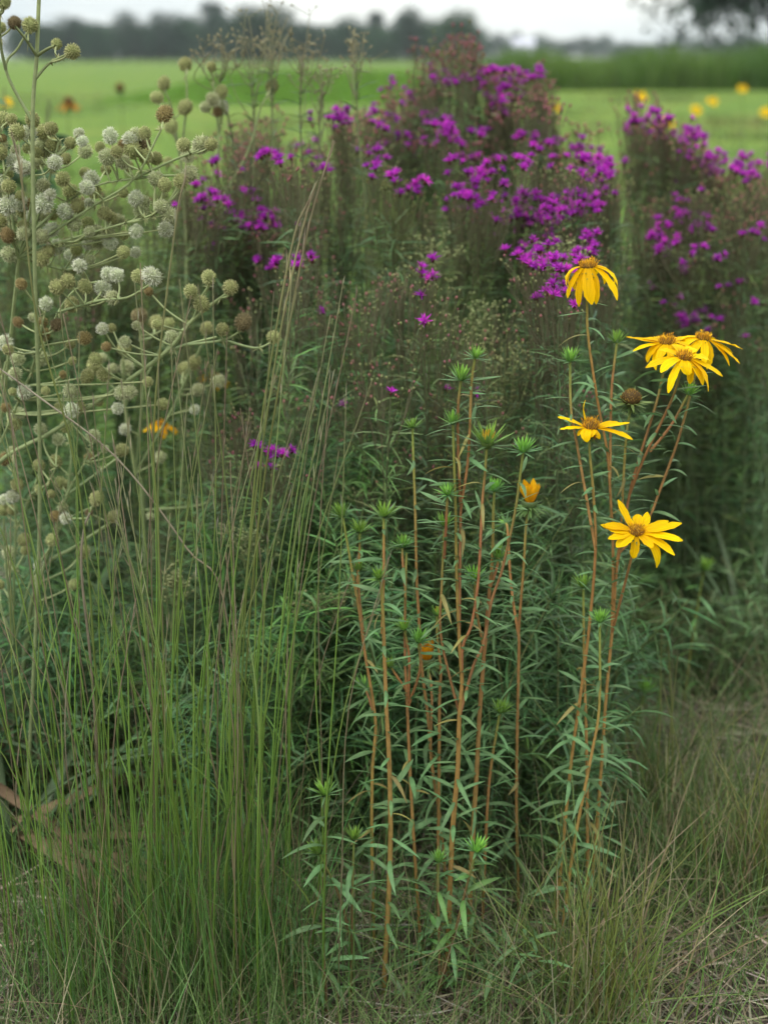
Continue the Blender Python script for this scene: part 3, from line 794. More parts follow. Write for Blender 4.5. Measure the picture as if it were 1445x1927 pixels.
def petal_mesh(L, wd, elev, curl, r0=.009, twist=0.0, c=(.95, .62, .002), seed=0):
    r = np.random.default_rng(seed)
    K = 9; t = np.linspace(0, 1, K + 1)
    w = np.interp(t, [0, .12, .35, .6, .8, .92, 1], [.38, .6, .9, 1, .82, .5, .14]) * wd
    x, z = r0, 0.0; pts = []
    for k in range(K + 1):
        pts.append((x, 0, z)); a = math.radians(elev - curl * t[k] ** 1.3)
        x += math.cos(a) * L / K; z += math.sin(a) * L / K
    pts = np.array(pts); T = nrm(np.gradient(pts, axis=0)); Nn = np.stack([-T[:, 2], np.zeros(K + 1), T[:, 0]], 1)
    cols = 7; u = np.linspace(-1, 1, cols)
    side0 = np.array([0, 1.0, 0])
    V = []; C = []
    sway = r.normal(0, .16) * L; rag = r.normal(0, .06, (K + 1, cols)); wob = r.normal(0, .10, K + 1)
    for k in range(K + 1):
        a = twist * t[k]; s = side0 * math.cos(a) + Nn[k] * math.sin(a); nn = Nn[k] * math.cos(a) - side0 * math.sin(a)
        for j, uu in enumerate(u):
            groove = -.07 * wd * (1 - uu * uu) + .028 * wd * math.cos(uu * 7.5)
            V.append(pts[k] + s * (uu * w[k] / 2 * (1 + rag[k, j]) + sway * t[k] ** 2) + nn * (groove + wob[k] * wd * .5 * uu * t[k]) * (w[k] / wd))
            f = (.84 + .16 * t[k]) * (1 + .06 * math.cos(uu * 7.5)) * (1 if t[k] < .9 or seed % 4 else .72)
            C.append(np.array(c) * [f, f * (.9 + .1 * t[k]), 1])
    i = np.arange(K)[:, None] * cols; j = np.arange(cols - 1)[None]
    Q = np.stack([i + j, i + j + 1, i + cols + j + 1, i + cols + j], -1)
    mb = MB(); mb.add(V, Q.reshape(-1, 4), C)
    return mb.mesh('petal', M_petal)


def head_base(seed, scale=1.0):
    """green cup and pointed bracts under a bloom"""
    r = np.random.default_rng(seed); mb = MB()
    path = np.array([[0, 0, -.016], [0, 0, -.011], [0, 0, -.006], [0, 0, -.001], [0, 0, .001]])
    n = 12; an = np.arange(n) / n * 6.28; rad = np.array([.0022, .005, .0085, .0098, .008])
    V = np.stack([rad[:, None] * np.cos(an), rad[:, None] * np.sin(an), np.repeat(path[:, 2:3], n, 1)], -1)
    i = np.arange(4)[:, None] * n; k = np.arange(n)[None]; k2 = (k + 1) % n
    mb.add(V.reshape(-1, 3), np.stack([i + k, i + k2, i + n + k2, i + n + k], -1).reshape(-1, 4), (.09, .13, .045))
    for m, z, e0, L in ((14, -.006, .15, .013), (13, -.010, -.25, .013), (10, -.012, -.7, .011)):
        az = np.arange(m) / m * 6.28 + r.uniform(0, 6) + r.normal(0, .1, m); e = e0 + r.normal(0, .2, m)
        D = np.stack([np.cos(az) * np.cos(e), np.sin(az) * np.cos(e), np.sin(e)], 1)
        P = np.stack([np.cos(az) * .007, np.sin(az) * .007, np.full(m, z)], 1)
        ribbons(mb, P, D, L * r.uniform(.8, 1.2, m), .0030, D * .001, np.clip(np.asarray((.12, .19, .055)) * (1 + r.normal(0, .15, (m, 1))), 0, 1), 3, 'bract', roll=.3)
    return mb


def disk_mesh(seed, rad=.0095, dome=.006, spent=False):
    r = np.random.default_rng(seed); mb = MB()
    n = 120
    i = np.arange(n); rr = np.sqrt((i + .5) / n); az = i * 2.39996
    z = dome * (1 - rr ** 2)
    P = np.stack([np.cos(az) * rr * rad, np.sin(az) * rr * rad, z], 1)
    D = nrm(np.stack([np.cos(az) * rr * .55, np.sin(az) * rr * .55, np.full(n, 1.0)], 1) + r.normal(0, .15, (n, 3)))
    blob(mb, (0, 0, dome * .1), rad * .98, (.16, .09, .02) if not spent else (.09, .055, .02), squash=dome / rad, nu=14, nv=8)
    if spent:
        c0 = np.repeat([[.12, .07, .02]], n, 0) * (1 + r.normal(0, .3, (n, 1))); c1 = np.where(r.uniform(0, 1, (n, 1)) < .5, [[.50, .31, .05]], [[.30, .17, .04]])
        spikes(mb, P, D, r.uniform(.0022, .0036, n), .0011, np.clip(c0, 0, 1), c1)
    else:
        c0 = np.repeat([[.50, .25, .02]], n, 0) * (1 + r.normal(0, .25, (n, 1))); pick = r.uniform(0, 1, (n, 1))
        c1 = np.where(pick < .55, [[.86, .48, .02]], np.where(pick < .82, [[.66, .30, .02]], [[.20, .10, .02]]))
        L = np.where(rr > .45, r.uniform(.0045, .0075, n), r.uniform(.002, .0045, n))
        spikes(mb, P, D, L, .0009, np.clip(c0, 0, 1), c1)
        # curled anther tips
        k = 46; j = r.integers(20, n, k)
        tip = P[j] + D[j] * L[j][:, None]
        ribbons(mb, tip, nrm(r.normal(0, 1, (k, 3)) * [1, 1, .4] + D[j] * .5), .0032, .0010, np.array([0, 0, .0008]), c1[j] * 1.1, 2, 'line', side=nrm(r.normal(0, 1, (k, 3))))
    return mb


def bloom(plant, base, loc, axis, petals, seed=0, L0=.0385, w0=.0162, disk=(.0105, .006), s=1.0, spin=0.0, c=(.95, .62, .002)):
    hb = head_base(seed).obj('flower_head', M_leaf, plant)
    hb.matrix_basis = zframe(Vector(loc - base), axis, s, spin)
    # world-aligned azimuths: undo the spin that to_track_quat leaves in
    R = hb.matrix_basis.to_3x3().normalized(); xl = R.inverted() @ Vector((1, 0, 0)); a0 = math.atan2(xl.y, xl.x)
    disk_mesh(seed, *disk).obj('disk', M_disk, hb)
    for k, p in enumerate(petals):
        az, el, cu = p[:3]; Lf = p[3] if len(p) > 3 else 1.0; wf = p[4] if len(p) > 4 else 1.0; tw = p[5] if len(p) > 5 else 0.0; pc = p[6] if len(p) > 6 else c
        jt = np.random.default_rng(seed * 97 + k).uniform(-1, 1, 4)
        o = link('petal', petal_mesh(L0 * Lf * (1 + .1 * jt[0]), w0 * wf * (.9 + .17 * jt[1]), el + 7 * jt[2], cu + 14 * jt[3], disk[0] * .82, tw, pc, seed * 31 + k), hb)
        o.matrix_basis = Matrix.Translation((0, 0, .0004 * (k % 3))) @ Matrix.Rotation(a0 + math.radians(az), 4, 'Z')
    return hb


BLOOMS = {
    # azimuth 0 = towards the right of the bed, 90 = away, 180 = left, 270 = towards the photographer
    'F6': dict(at=(1196, 1006), axis=(.05, -.42, 1), petals=[(128, 38, 15, 1.15, .8), (112, 30, 0, .55, .6), (163, 12, 12, 1.05), (183, 2, 12, 1.0), (204, -4, 25, .8, .9), (228, -8, 70, .72, 1.05), (262, -38, 45, .95, .95),
                                                              (297, 4, 40, .72, .9), (318, -12, 85, 1.45, 1.05), (336, -2, 20, 1.35, 1.0), (350, 2, 15, 1.4, 1.0), (5, 6, 10, 1.45, 1.0), (22, 12, 12, 1.1), (48, 14, 10, .9), (80, 18, 10, .7)]),
    'F5': dict(at=(1111, 818), axis=(.03, -.10, 1), disk=(.0105, .011), petals=[(170, 20, 22, 1.1, 1), (196, 0, 8, 1.12, 1.05), (135, 72, -5, .95, .6, .9), (240, 12, 130, .62, 1.2), (262, 5, 120, .5, 1.0), (215, -8, 60, .45, .6),
                                                                               (356, 10, 18, 1.05, 1), (338, -4, 18, 1.25, 1.05), (15, 14, 25, .9), (312, -78, 5, .5, .3, .8, (.45, .17, .03)), (290, -20, 80, .42, .7)]),
    'F1': dict(at=(1108, 512), axis=(-.06, -.03, 1), disk=(.011, .006), petals=[(205, -35, 70, 1.3, 1.1), (182, -5, 120, 1.2, 1.1), (160, -20, 95, 1.1), (228, -50, 45, 1.5, .75), (258, -55, 38, 1.3, 1), (290, -60, 30, 1.35, .9),
                                                                               (318, -30, 62, 1.55, 1.0), (340, -12, 100, 1.3), (2, -8, 110, 1.45, .9), (25, -25, 80, 1.1), (60, -30, 70, 1), (100, -30, 70, 1), (135, -30, 70, 1)]),
    'F2': dict(at=(1257, 650), axis=(-.08, -.12, 1), disk=(.011, .007), petals=[(172, 6, 8, 1.2, 1), (190, -4, 18, 1.15, .95), (205, -10, 70, 1.05, 1.0), (222, -25, 90, 1.1, .8), (150, 20, 40, .7), (250, -10, 70, .8, 1.1), (280, -15, 60, .85),
                                                                               (310, -10, 60, .9), (345, 0, 60, .9), (20, 5, 40, .8), (60, 10, 40, .7), (110, 10, 40, .7)]),
    'F4': dict(at=(1285, 678), axis=(.10, -.28, 1), dy=-.035, disk=(.0095, .006), petals=[(192, 0, 28, 1.28, 1.3), (212, -5, 45, 1.0, 1.1), (165, 20, 60, .8, 1.1), (238, -28, 65, 1.35, .75), (265, -10, 110, .62, 1), (292, -45, 55, 1.0, .8), (315, -25, 75, 1.15, 1.0),
                                                                               (335, -15, 65, 1.2, 1), (350, -10, 40, 1.35, 1.0), (15, 5, 50, .9), (100, 25, 70, .8, 1.1), (60, 20, 60, .8)]),
    'F3': dict(at=(1319, 645), axis=(.14, -.06, 1), dy=.03, disk=(.010, .005), petals=[(0, -6, 38, 1.35, 1.1), (345, -14, 35, 1.4, 1.05), (330, -25, 40, 1.25, .8), (20, -4, 40, 1.1), (300, -40, 40, 1.1, .9), (270, -35, 60, 1.1, .9), (240, -20, 80, 1.0, 1.1),
                                                                               (205, 0, 95, 1.05, 1.1), (175, 0, 90, .95), (140, 0, 80, .9), (90, 0, 60, .9), (55, 0, 50, .9)]),
}

# each plant: rooted at a ground pixel; branches are lists of pixels from root to tip; tips carry tufts or blooms
SUN = [
    dict(name='yellow_sunflower', label='tallest branching sunflower plant with five yellow blooms and one spent brown head', base=(1105, 1730),
         br=[[(1105, 1730), (1122, 1560), (1132, 1428), (1140, 1310), (1151, 1190), (1160, 1068), (1168, 1000), (1171, 930), (1178, 820), (1186, 768)],
             [(1160, 1068), (1184, 930), (1206, 850), (1238, 745), (1254, 662)], [(1184, 930), (1212, 860), (1262, 755), (1283, 690)], [(1165, 1040), (1215, 985), (1240, 925), (1276, 825), (1300, 735), (1318, 655)],
             [(1222, 850), (1262, 800), (1294, 742)], [(1151, 1190), (1153, 1044), (1148, 930), (1142, 850), (1124, 755), (1107, 640), (1104, 575), (1107, 520)], [(1147, 900), (1150, 740), (1160, 645)],
             [(1151, 1190), (1172, 1110), (1187, 1050), (1194, 1015)]],
         tufts=[(1294, 735, 0), (1160, 636, 0), (1205, 1185, 9)], blooms=['F1', 'F2', 'F3', 'F4', 'F6'], spent=(1187, 752), depth={7: -.075, 2: -.06, 1: .02, 3: .03}),
    dict(name='yellow_sunflower', label='sunflower plant with one flat wide yellow bloom, one petal upright', base=(1040, 1775),
         br=[[(1040, 1775), (1058, 1600), (1075, 1428), (1094, 1293), (1109, 1172), (1120, 1034), (1116, 930), (1109, 850), (1110, 822)], [(1120, 1034), (1100, 920), (1084, 830), (1074, 771), (1072, 680)]],
         tufts=[(1074, 668, 0)], blooms=['F5']),
    dict(name='yellow_sunflower', label='short rusty sunflower stem ending in a small green tuft between the two blooming plants', base=(1050, 1800),
         br=[[(1050, 1800), (1078, 1600), (1111, 1428), (1127, 1330), (1128, 1170)]], tufts=[(1128, 1158, 0)]),
    dict(name='yellow_sunflower', label='thin green sunflower stem with narrow leaf tuft beside the rusty blooming stem', base=(1118, 1700),
         br=[[(1108, 1700), (1104, 1450), (1099, 1260), (1097, 1105)]], tufts=[(1097, 1092, 0)]),
    dict(name='bud_sunflower', label='thickest sunflower stem forking into five tall branches tipped with green buds', base=(840, 1850),
         br=[[(840, 1850), (850, 1590), (861, 1450), (864, 1351), (869, 1282), (864, 1206), (859, 1071), (857, 950), (852, 798)], [(864, 1206), (866, 1000), (868, 950), (881, 860), (887, 722), (894, 673)],
             [(869, 1282), (871, 1216), (887, 1175), (900, 1088), (907, 950), (912, 895), (916, 838)], [(864, 1351), (890, 1254), (909, 1213), (925, 1130), (942, 1081), (957, 1019), (971, 950), (984, 850)],
             [(866, 950), (861, 790), (867, 715)], [(864, 1340), (850, 1290), (829, 1192), (831, 1106), (836, 990)], [(836, 1050), (842, 930)]],
         tufts=[(851, 785, 1), (897, 660, 0), (918, 820, 'B'), (987, 836, 0), (868, 702, 0), (835, 980, 0), (843, 918, 2)]),
    dict(name='bud_sunflower', label='sunflower stem with two bright green bud tufts, left of the thickest stem', base=(735, 1880),
         br=[[(720, 1880), (734, 1620), (733, 1450), (727, 1330), (722, 1192), (718, 1106), (714, 1088)], [(719, 1192), (722, 1060), (722, 972)]], tufts=[(713, 1080, 3), (722, 966, 4)]),
    dict(name='bud_sunflower', label='outermost rusty bud sunflower stem with four tufts, next to the tall grass', base=(705, 1790),
         br=[[(705, 1790), (700, 1600), (701, 1450), (707, 1372), (701, 1313), (688, 1237), (677, 1158), (667, 1099), (656, 1036), (645, 972)], [(684, 1200), (676, 1120), (675, 1074)], [(670, 1110), (676, 1050), (677, 1002)],
             [(703, 1340), (693, 1310), (688, 1298)]], tufts=[(643, 964, 1), (675, 1066, 0), (677, 995, 2), (687, 1290, 0)]),
    dict(name='bud_sunflower', label='slender straight sunflower stem with single top tuft and an opening orange bud low down', base=(840, 1760),
         br=[[(848, 1780), (830, 1560), (814, 1450), (805, 1348), (793, 1251), (788, 1158), (784, 1088), (781, 950), (779, 895), (776, 805)], [(810, 1400), (812, 1300), (803, 1250)]],
         tufts=[(777, 798, 2)], opening=[(803, 1240, (.62, .27, .01), -.5)]),
    dict(name='bud_sunflower', label='sunflower stem with round yellowish bud among the middle stems', base=(815, 1790),
         br=[[(822, 1790), (826, 1434), (827, 1313), (829, 1260), (823, 1200), (822, 1158)]], tufts=[(822, 1148, 'S')]),
    dict(name='bud_sunflower', label='rust brown sunflower stem with three tufts, right of the thickest stem', base=(888, 1800),
         br=[[(880, 1800), (888, 1600), (897, 1450), (902, 1348), (911, 1227), (920, 1120), (926, 1054), (928, 964), (930, 924)], [(911, 1227), (895, 1140), (893, 1090)], [(921, 1110), (934, 1070), (937, 1053)]],
         tufts=[(930, 916, 3), (893, 1081, 0), (937, 1045, 1)]),
    dict(name='bud_sunflower', label='low sunflower stem with one small tuft below the outer rust brown stem', base=(905, 1780),
         br=[[(905, 1780), (915, 1550), (923, 1448), (940, 1341)]], tufts=[(942, 1328, 0)]),
    dict(name='bud_sunflower', label='sunflower stem with half-open yellow bud standing between the bud clump and the blooms', base=(975, 1720),
         br=[[(978, 1720), (972, 1560), (972, 1434), (976, 1227), (976, 1180), (984, 1080), (990, 985), (996, 955)], [(976, 1200), (962, 1106), (955, 1000), (952, 985)]], tufts=[(952, 972, 0)],
         opening=[(997, 945, (.78, .42, .01), 0)]),
    dict(name='bud_sunflower', label='forked sunflower stem with five small tufts crowded among the middle stems', base=(800, 1810),
         br=[[(795, 1810), (775, 1520), (765, 1300), (762, 1227), (763, 1100), (765, 1040)], [(763, 1110), (758, 1060), (757, 1030)], [(768, 1330), (770, 1240), (761, 1185)], [(768, 1330), (790, 1260), (787, 1208)], [(765, 1300), (745, 1270), (736, 1256)]],
         tufts=[(766, 1028, 4), (756, 1018, 1), (760, 1176, 0), (786, 1200, 1), (735, 1248, 0)]),
    dict(name='young_sunflower', label='young unbranched sunflower shoot with one tuft, at the edge of the tall grass', base=(617, 1915),
         br=[[(617, 1915), (608, 1750), (613, 1600), (612, 1495)]], tufts=[(613, 1485, 0)], low=1),
    dict(name='young_sunflower', label='two-tipped young sunflower shoot with broad lower leaves', base=(660, 1890),
         br=[[(660, 1890), (663, 1700), (666, 1580)], [(662, 1780), (640, 1690), (601, 1605)]], tufts=[(666, 1570, 3), (600, 1598, 1)], low=1),
    dict(name='young_sunflower', label='young sunflower with drooping pale leaves, forked dark stem and two tips', base=(828, 1885),
         br=[[(828, 1885), (826, 1750), (824, 1680), (825, 1622)], [(828, 1860), (862, 1730), (880, 1660), (896, 1602)], [(828, 1850), (834, 1810), (829, 1795)]], tufts=[(825, 1612, 1), (897, 1594, 0), (829, 1787, 2)], low=2),
]


def leaves_on(plant, base, path, s0, s1, spacing, size_lo, low=0, used=None):
    seg = np.linalg.norm(np.diff(path, axis=0), axis=1); cum = np.concatenate([[0], np.cumsum(seg)]); tot = cum[-1]
    n = int(tot * (s1 - s0) / spacing); az = U(0, 6.28)
    for k in range(n):
        d = tot * (s0 + (s1 - s0) * (k + U(-.3, .3)) / max(n, 1)); d = min(max(d, 0), tot * .995)
        p = np.array([np.interp(d, cum, path[:, j]) for j in range(3)])
        az += 2.4 + rng.normal(0, .3)
        z = p[2]
        big = z < .38
        lib = LEAF_Y if low == 2 and rng.uniform() < .6 else (LEAF_L if (big or low) else LEAF_U)
        if rng.uniform() < .06 and not low: lib = LEAF_D
        e = rng.normal(.12, .25)
        o = link('leaf', lib[rng.integers(len(lib))], plant)
        s = U(.75, 1.2) * (1.0 if not big else 1.05)
        o.matrix_basis = frame(Vector(p - base), (math.cos(az) * math.cos(e), math.sin(az) * math.cos(e), math.sin(e)), s=s, roll=rng.normal(0, .35))


def build_sunflowers():
    for si, S in enumerate(SUN):
        Y = min(Yg(S['base'][1]), 2.12); base = W(S['base'][0], S['base'][1], Y); base[2] = 0
        grp = {'yellow_sunflower': 'yellow sunflowers beside the bare ground', 'bud_sunflower': 'sunflower stems in bud', 'young_sunflower': 'young sunflower shoots in the foreground'}[S['name']]
        th = thing(S['name'], S['label'], 'sunflower', base, grp)
        stem = MB(); zone = {}
        off = {}
        for bi, b in enumerate(S['br']):
            m = len(b); e = rng.normal(0, .03)
            if bi == 0:
                d0 = 0; e = rng.normal(0, .02)
            else:
                j = min(off, key=lambda q: (q[0] - b[0][0]) ** 2 + (q[1] - b[0][1]) ** 2); d0 = off[j]
            if 'depth' in S: e = S['depth'].get(bi, abs(e) * .5 + .01)
            pts = []
            for k, (px, py) in enumerate(b):
                dy = d0 + e * k / (m - 1)
                off[(px, py)] = dy
                pts.append(W(px, py, Y + dy))
            if bi == 0:
                pts[0] = np.array([pts[0][0], Y, -.02]); base_pt = pts[0]
            path = smooth(pts, 5)
            main = bi == 0
            thick = .0040 if 'thickest' in S['label'] and main else (.0026 if main and not S.get('low') else .0020)
            if S.get('low'):
                cols = ((.17, .10, .045), (.16, .11, .045), (.15, .21, .05))
            elif main:
                cols = (vcol(C_SO, 1, .1)[0], vcol(C_SR, 1, .12)[0], C_SG)
            else:
                cols = (vcol(C_SR, 1, .12)[0], vcol(C_SR, 1, .12)[0], C_SG)
            tube(stem, path, thick if main else .0021, .0017 if not S.get('low') else .0016, cols[0], cols[2], n=7, cmid=cols[1], tm=.62)
            # little knobs at the leaf joints
            leaves_on(th, base, path, .10 if main else .12, .96, .0125 if not S.get('low') else .015, .38, S.get('low', 0))
            S.setdefault('paths', []).append((b, path))
        stem.obj('stem', M_stem, th, base)
        def near(px, py):
            best = None
            for b, path in S['paths']:
                d = math.hypot(b[-1][0] - px, b[-1][1] - py)
                if best is None or d < best[0]: best = (d, path)
            return best[1]
        for (px, py, kd) in S.get('tufts', []):
            path = near(px, py)
            if kd == 9: continue
            me = TUFT_B if kd == 'B' else (TUFT_S if kd == 'S' else TUFT[kd])
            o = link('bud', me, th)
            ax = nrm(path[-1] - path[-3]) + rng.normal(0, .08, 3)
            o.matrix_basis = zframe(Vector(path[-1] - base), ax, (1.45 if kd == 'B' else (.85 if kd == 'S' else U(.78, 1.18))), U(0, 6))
        for key in S.get('blooms', []):
            F = BLOOMS[key]; path = near(*F['at'])
            tip = path[-1]
            bloom(th, base, tip + np.array(nrm(np.array(F['axis'], float))) * .014, F['axis'], F['petals'], seed=int(key[1]) * 7, disk=F.get('disk', (.0105, .006)))
        if 'spent' in S:
            path = near(*S['spent']); hb = head_base(77); r = np.random.default_rng(5)
            m = 20; az = np.arange(m) / m * 6.28; e = r.normal(.15, .2, m)
            D = np.stack([np.cos(az) * np.cos(e), np.sin(az) * np.cos(e), np.sin(e)], 1)
            ribbons(hb, np.stack([np.cos(az) * .008, np.sin(az) * .008, np.full(m, -.004)], 1), D, r.uniform(.015, .024, m), .004, D * [.002, .002, .008], (.19, .27, .08), 3, 'bract', roll=.3)
            o = hb.obj('flower_head', M_leaf, th); o.matrix_basis = zframe(Vector(path[-1] + [0, 0, .014] - base), (0, -.12, 1), 1.15); o['label'] = 'spent bloom with brown dome and no petals'
            disk_mesh(3, .0125, .0105, True).obj('disk', M_disk, o)
        for (px, py, pc, lean) in S.get('opening', []):
            path = near(px, py)
            o = head_base(50 + px).obj('flower_head', M_leaf, th); o.matrix_basis = zframe(Vector(path[-1] + [0, 0, .010] - base), (.12 * lean, -.1, 1), 1.25)
            o['label'] = 'half-open bud with upright petals'
            n = 13
            for k in range(n):
                q = link('petal', petal_mesh(.023 * U(.8, 1.1), .0075, U(66, 80), U(-25, 5), .005, U(-.4, .4), tuple(np.array(pc) * U(.85, 1.05)), k), o)
                q.matrix_basis = Matrix.Rotation(k / n * 6.28 + U(-.1, .1), 4, 'Z')


build_sunflowers()

# ------------------------------------------------------------------ grasses
def build_grass():
    # tall bunch grass: single stalks are parts, the fine blades one part
    clumps = [
        dict(c=(395, 1905), sx=.085, n=46, top=(480, 1200), leanx=(-.06, .14), label='tall green bunch grass with many upright stalks, densest clump in the foreground', nb=620, hb=(.16, .42)),
        dict(c=(270, 1880), sx=.06, n=34, top=(480, 1250), leanx=(-.12, .06), label='tall bunch grass with stalks crossing the round pale heads', nb=300, hb=(.15, .40)),
        dict(c=(120, 1850), sx=.07, n=15, top=(500, 1200), leanx=(-.1, .04), label='sparse bunch grass with thin tan-tipped stalks beside the dead strap leaves', nb=80, hb=(.15, .35)),
        dict(c=(500, 1850), sx=.05, n=20, top=(620, 1250), leanx=(-.05, .1), label='thin bunch grass with scattered stalks next to the young sunflower shoots', nb=190, hb=(.14, .34)),
    ]
    for ci, cdef in enumerate(clumps):
        Y = Yg(cdef['c'][1]); base = W(cdef['c'][0], cdef['c'][1], Y); base[2] = 0
        th = thing('bunch_grass', cdef['label'], 'grass', base, 'tall bunch grass clumps')
        for k in range(cdef['n']):
            b0 = base + [rng.normal(0, cdef['sx']), rng.normal(0, .05), -.01]
            px = cdef['c'][0]
            h = W(px, U(*cdef['top']), Y)[2]
            ln = U(*cdef['leanx']) + (b0[0] - base[0]) * .5
            dead = rng.uniform() < .2
            p1 = b0 + [ln * .18, rng.normal(0, .01), h * .36]; p2 = b0 + [ln * .5 + rng.normal(0, .006), rng.normal(0, .02), h * .70]; p3 = b0 + [ln * 1.0 + rng.normal(0, .02), rng.normal(0, .03), h]
            path = smooth([b0, p1, p2, p3], 5)
            mb = MB()
            if dead:
                tube(mb, path, .0011, .0006, (.17, .15, .075), (.30, .23, .15), n=4, cmid=(.20, .17, .10))
            else:
                g = vcol((.12, .24, .035), 1, .15)[0]
                tube(mb, path, .0014, .0006, g * .9, (.25, .24, .13), n=4, cmid=(.19, .31, .06), tm=.6)
            # thin sheath leaves pressed along the stalk and a slim seed tip
            n = 7; t = U(.80, 1, n) * (len(path) - 1); i = np.minimum(t.astype(int), len(path) - 2)
            P = path[i] + (path[i + 1] - path[i]) * (t - i)[:, None]; D = nrm(path[i + 1] - path[i]) + rng.normal(0, .10, (n, 3))
            ribbons(mb, P, D, U(.010, .025, n), .0013, rng.normal(0, .001, (n, 3)), vcol((.30, .26, .18), n, .2), 2, 'line')
            for j in range(2 if not dead else 1):
                q = path[int(U(.15, .5) * (len(path) - 1))]
                ribbons(mb, q[None], np.array([[rng.normal(0, .15), rng.normal(0, .15), 1]]), U(.08, .2), .0026, np.array([rng.normal(0, .03), rng.normal(0, .03), -.01]), vcol((.13, .22, .045) if not dead else (.2, .17, .1), 1), 5, 'grass')
            mb.obj('stalk', M_grass, th, base)
        n = cdef['nb']
        P = base + np.stack([rng.normal(0, cdef['sx'] * 1.15, n), rng.normal(0, .06, n), np.full(n, -.01)], 1)
        D = np.stack([rng.normal(0, .2, n), rng.normal(0, .16, n), np.ones(n)], 1); L = U(*cdef['hb'], n)
        c = vcol((.09, .185, .05), n, .25, .08)
        dd = rng.uniform(0, 1, n) < .16; c[dd] = vcol((.24, .20, .11), dd.sum(), .2)
        mb = MB(); ribbons(mb, P, D, L, U(.0009, .0021, n), np.stack([D[:, 0] * L * U(0, .9, n), D[:, 1] * L * .4, -L * np.abs(rng.normal(0, .12, n))], 1), c, 5, 'grass', tip=1.15)
        mb.obj('blades', M_grass, th, base, True)
    # named long stalks that cross the picture
    th0 = None
    long_ = [
        ([(430, 1880), (455, 1400), (485, 1000), (540, 640), (583, 420), (628, 265)], 0, 'tan-topped grass stalk leaning right, longest of the leaning pair'),
        ([(418, 1880), (440, 1400), (468, 1050), (515, 700), (560, 470), (594, 345)], 0, 'tan grass stalk leaning right, shorter of the leaning pair'),
        ([(440, 1870), (455, 1300), (480, 900), (520, 620), (555, 440), (580, 380)], 0, 'dry grass stalk crossing behind the leaning pair'),
        ([(470, 1880), (430, 1180), (350, 1030), (220, 862), (75, 748), (-20, 680)], 1, 'long grey dead stalk bent diagonally across the green grass'),
        ([(200, 1800), (178, 1330), (155, 1090), (158, 1000), (170, 965)], 1, 'kinked brown dead stem standing among the green grass stalks'),
        ([(210, 1860), (160, 1000), (70, 600), (42, 340), (30, 280)], 0, 'pale grass stalk passing in front of the white round heads'),
        ([(290, 1860), (300, 1100), (290, 800), (330, 430), (350, 330)], 0, 'grass stalk curving right in front of the olive round heads'),
    ]
    for pts, dead, lab in long_:
        Y = 1.93 if not dead else 1.96
        P = [W(px, py, Y) for px, py in pts]; P[0][2] = -.01
        path = smooth(P, 6); mb = MB()
        if dead:
            tube(mb, path, .0022 if 'kinked' in lab else .0015, .0012, (.2, .16, .1), (.27, .23, .18), n=5)
        else:
            tube(mb, path, .0016, .0011, (.13, .22, .04), (.32, .26, .17), n=5, cmid=(.2, .22, .07), tm=.5)
            n = 22; t = U(.66, 1, n) * (len(path) - 1); i = np.minimum(t.astype(int), len(path) - 2)
            ribbons(mb, path[i], nrm(path[i + 1] - path[i]) + rng.normal(0, .07, (n, 3)), U(.015, .04, n), .0018, rng.normal(0, .001, (n, 3)), vcol((.34, .28, .19), n, .18), 2, 'line')
        o = mb.obj('grass_stalk', M_grass if not dead else M_straw, None, path[0]); o.location = path[0]
        tag(o, lab, 'grass stalk')
    # yellowish tufts near the bare ground
    tufts = [((1125, 1915), .05, 260, (.14, .40), (.145, .20, .05), 'yellow-green grass tuft with straight thin stems at the foot of the blooming sunflowers', 16, (1430, 1600)),
             ((1330, 1660), .06, 320, (.10, .26), (.085, .125, .04), 'dark green grass tuft on the straw-covered ground', 8, (1250, 1480)),
             ((1430, 1690), .05, 220, (.12, .34), (.14, .17, .05), 'amber-based grass tuft by the bare straw', 8, (1150, 1400)),
             ((1250, 1560), .07, 200, (.1, .3), (.11, .165, .05), 'loose grass tuft just behind the blooming sunflowers', 8, (1100, 1350))]
    for (px, py), sx, n, hb, cg, lab, ns, tops in tufts:
        Y = min(Yg(py), 3); base = W(px, py, Y); base[2] = 0
        th = thing('grass_tuft', lab, 'grass', base, 'grass tufts near the bare ground')
        P = base + np.stack([rng.normal(0, sx, n), rng.normal(0, sx, n), np.full(n, -.01)], 1)
        D = np.stack([rng.normal(0, .3, n), rng.normal(0, .25, n), np.ones(n)], 1); L = U(*hb, n)
        c = vcol(cg, n, .22, .08); dd = rng.uniform(0, 1, n) < .2; c[dd] = vcol((.27, .22, .13), dd.sum(), .2)
        mb = MB(); ribbons(mb, P, D, L, U(.0014, .0028, n), np.stack([D[:, 0] * L * .5, D[:, 1] * L * .4, -L * np.abs(rng.normal(0, .15, n))], 1), c, 5, 'grass', tip=1.15)
        mb.obj('blades', M_grass, th, base, True)
        for k in range(ns):
            b0 = base + [rng.normal(0, sx * .7), rng.normal(0, sx * .7), -.01]; h = W(px, U(*tops), Y)[2]; ln = rng.normal(.02, .06)
            mb = MB(); tube(mb, smooth([b0, b0 + [ln * .3, 0, h * .5], b0 + [ln, rng.normal(0, .02), h]], 5), .0014, .0007, (.24, .21, .06), (.21, .20, .09), n=4, cmid=(.2, .24, .06))
            mb.obj('stalk', M_grass, th, base)
    # low hair-thin grass over the whole foreground
    n = 6400
    Y = 1.55 + U(0, 1, n) ** 1.3 * 1.1; X = U(-.62, .62, n)
    Y2 = U(1.9, 3.9, 5200); X2 = Y2 * U(.12, .42, 5200); X, Y = np.concatenate([X, X2]), np.concatenate([Y, Y2])
    keep = ~((X > .30) & (Y < 2.05) & (U(0, 1, len(X)) < .6)); X, Y = X[keep], Y[keep]; n = len(X)
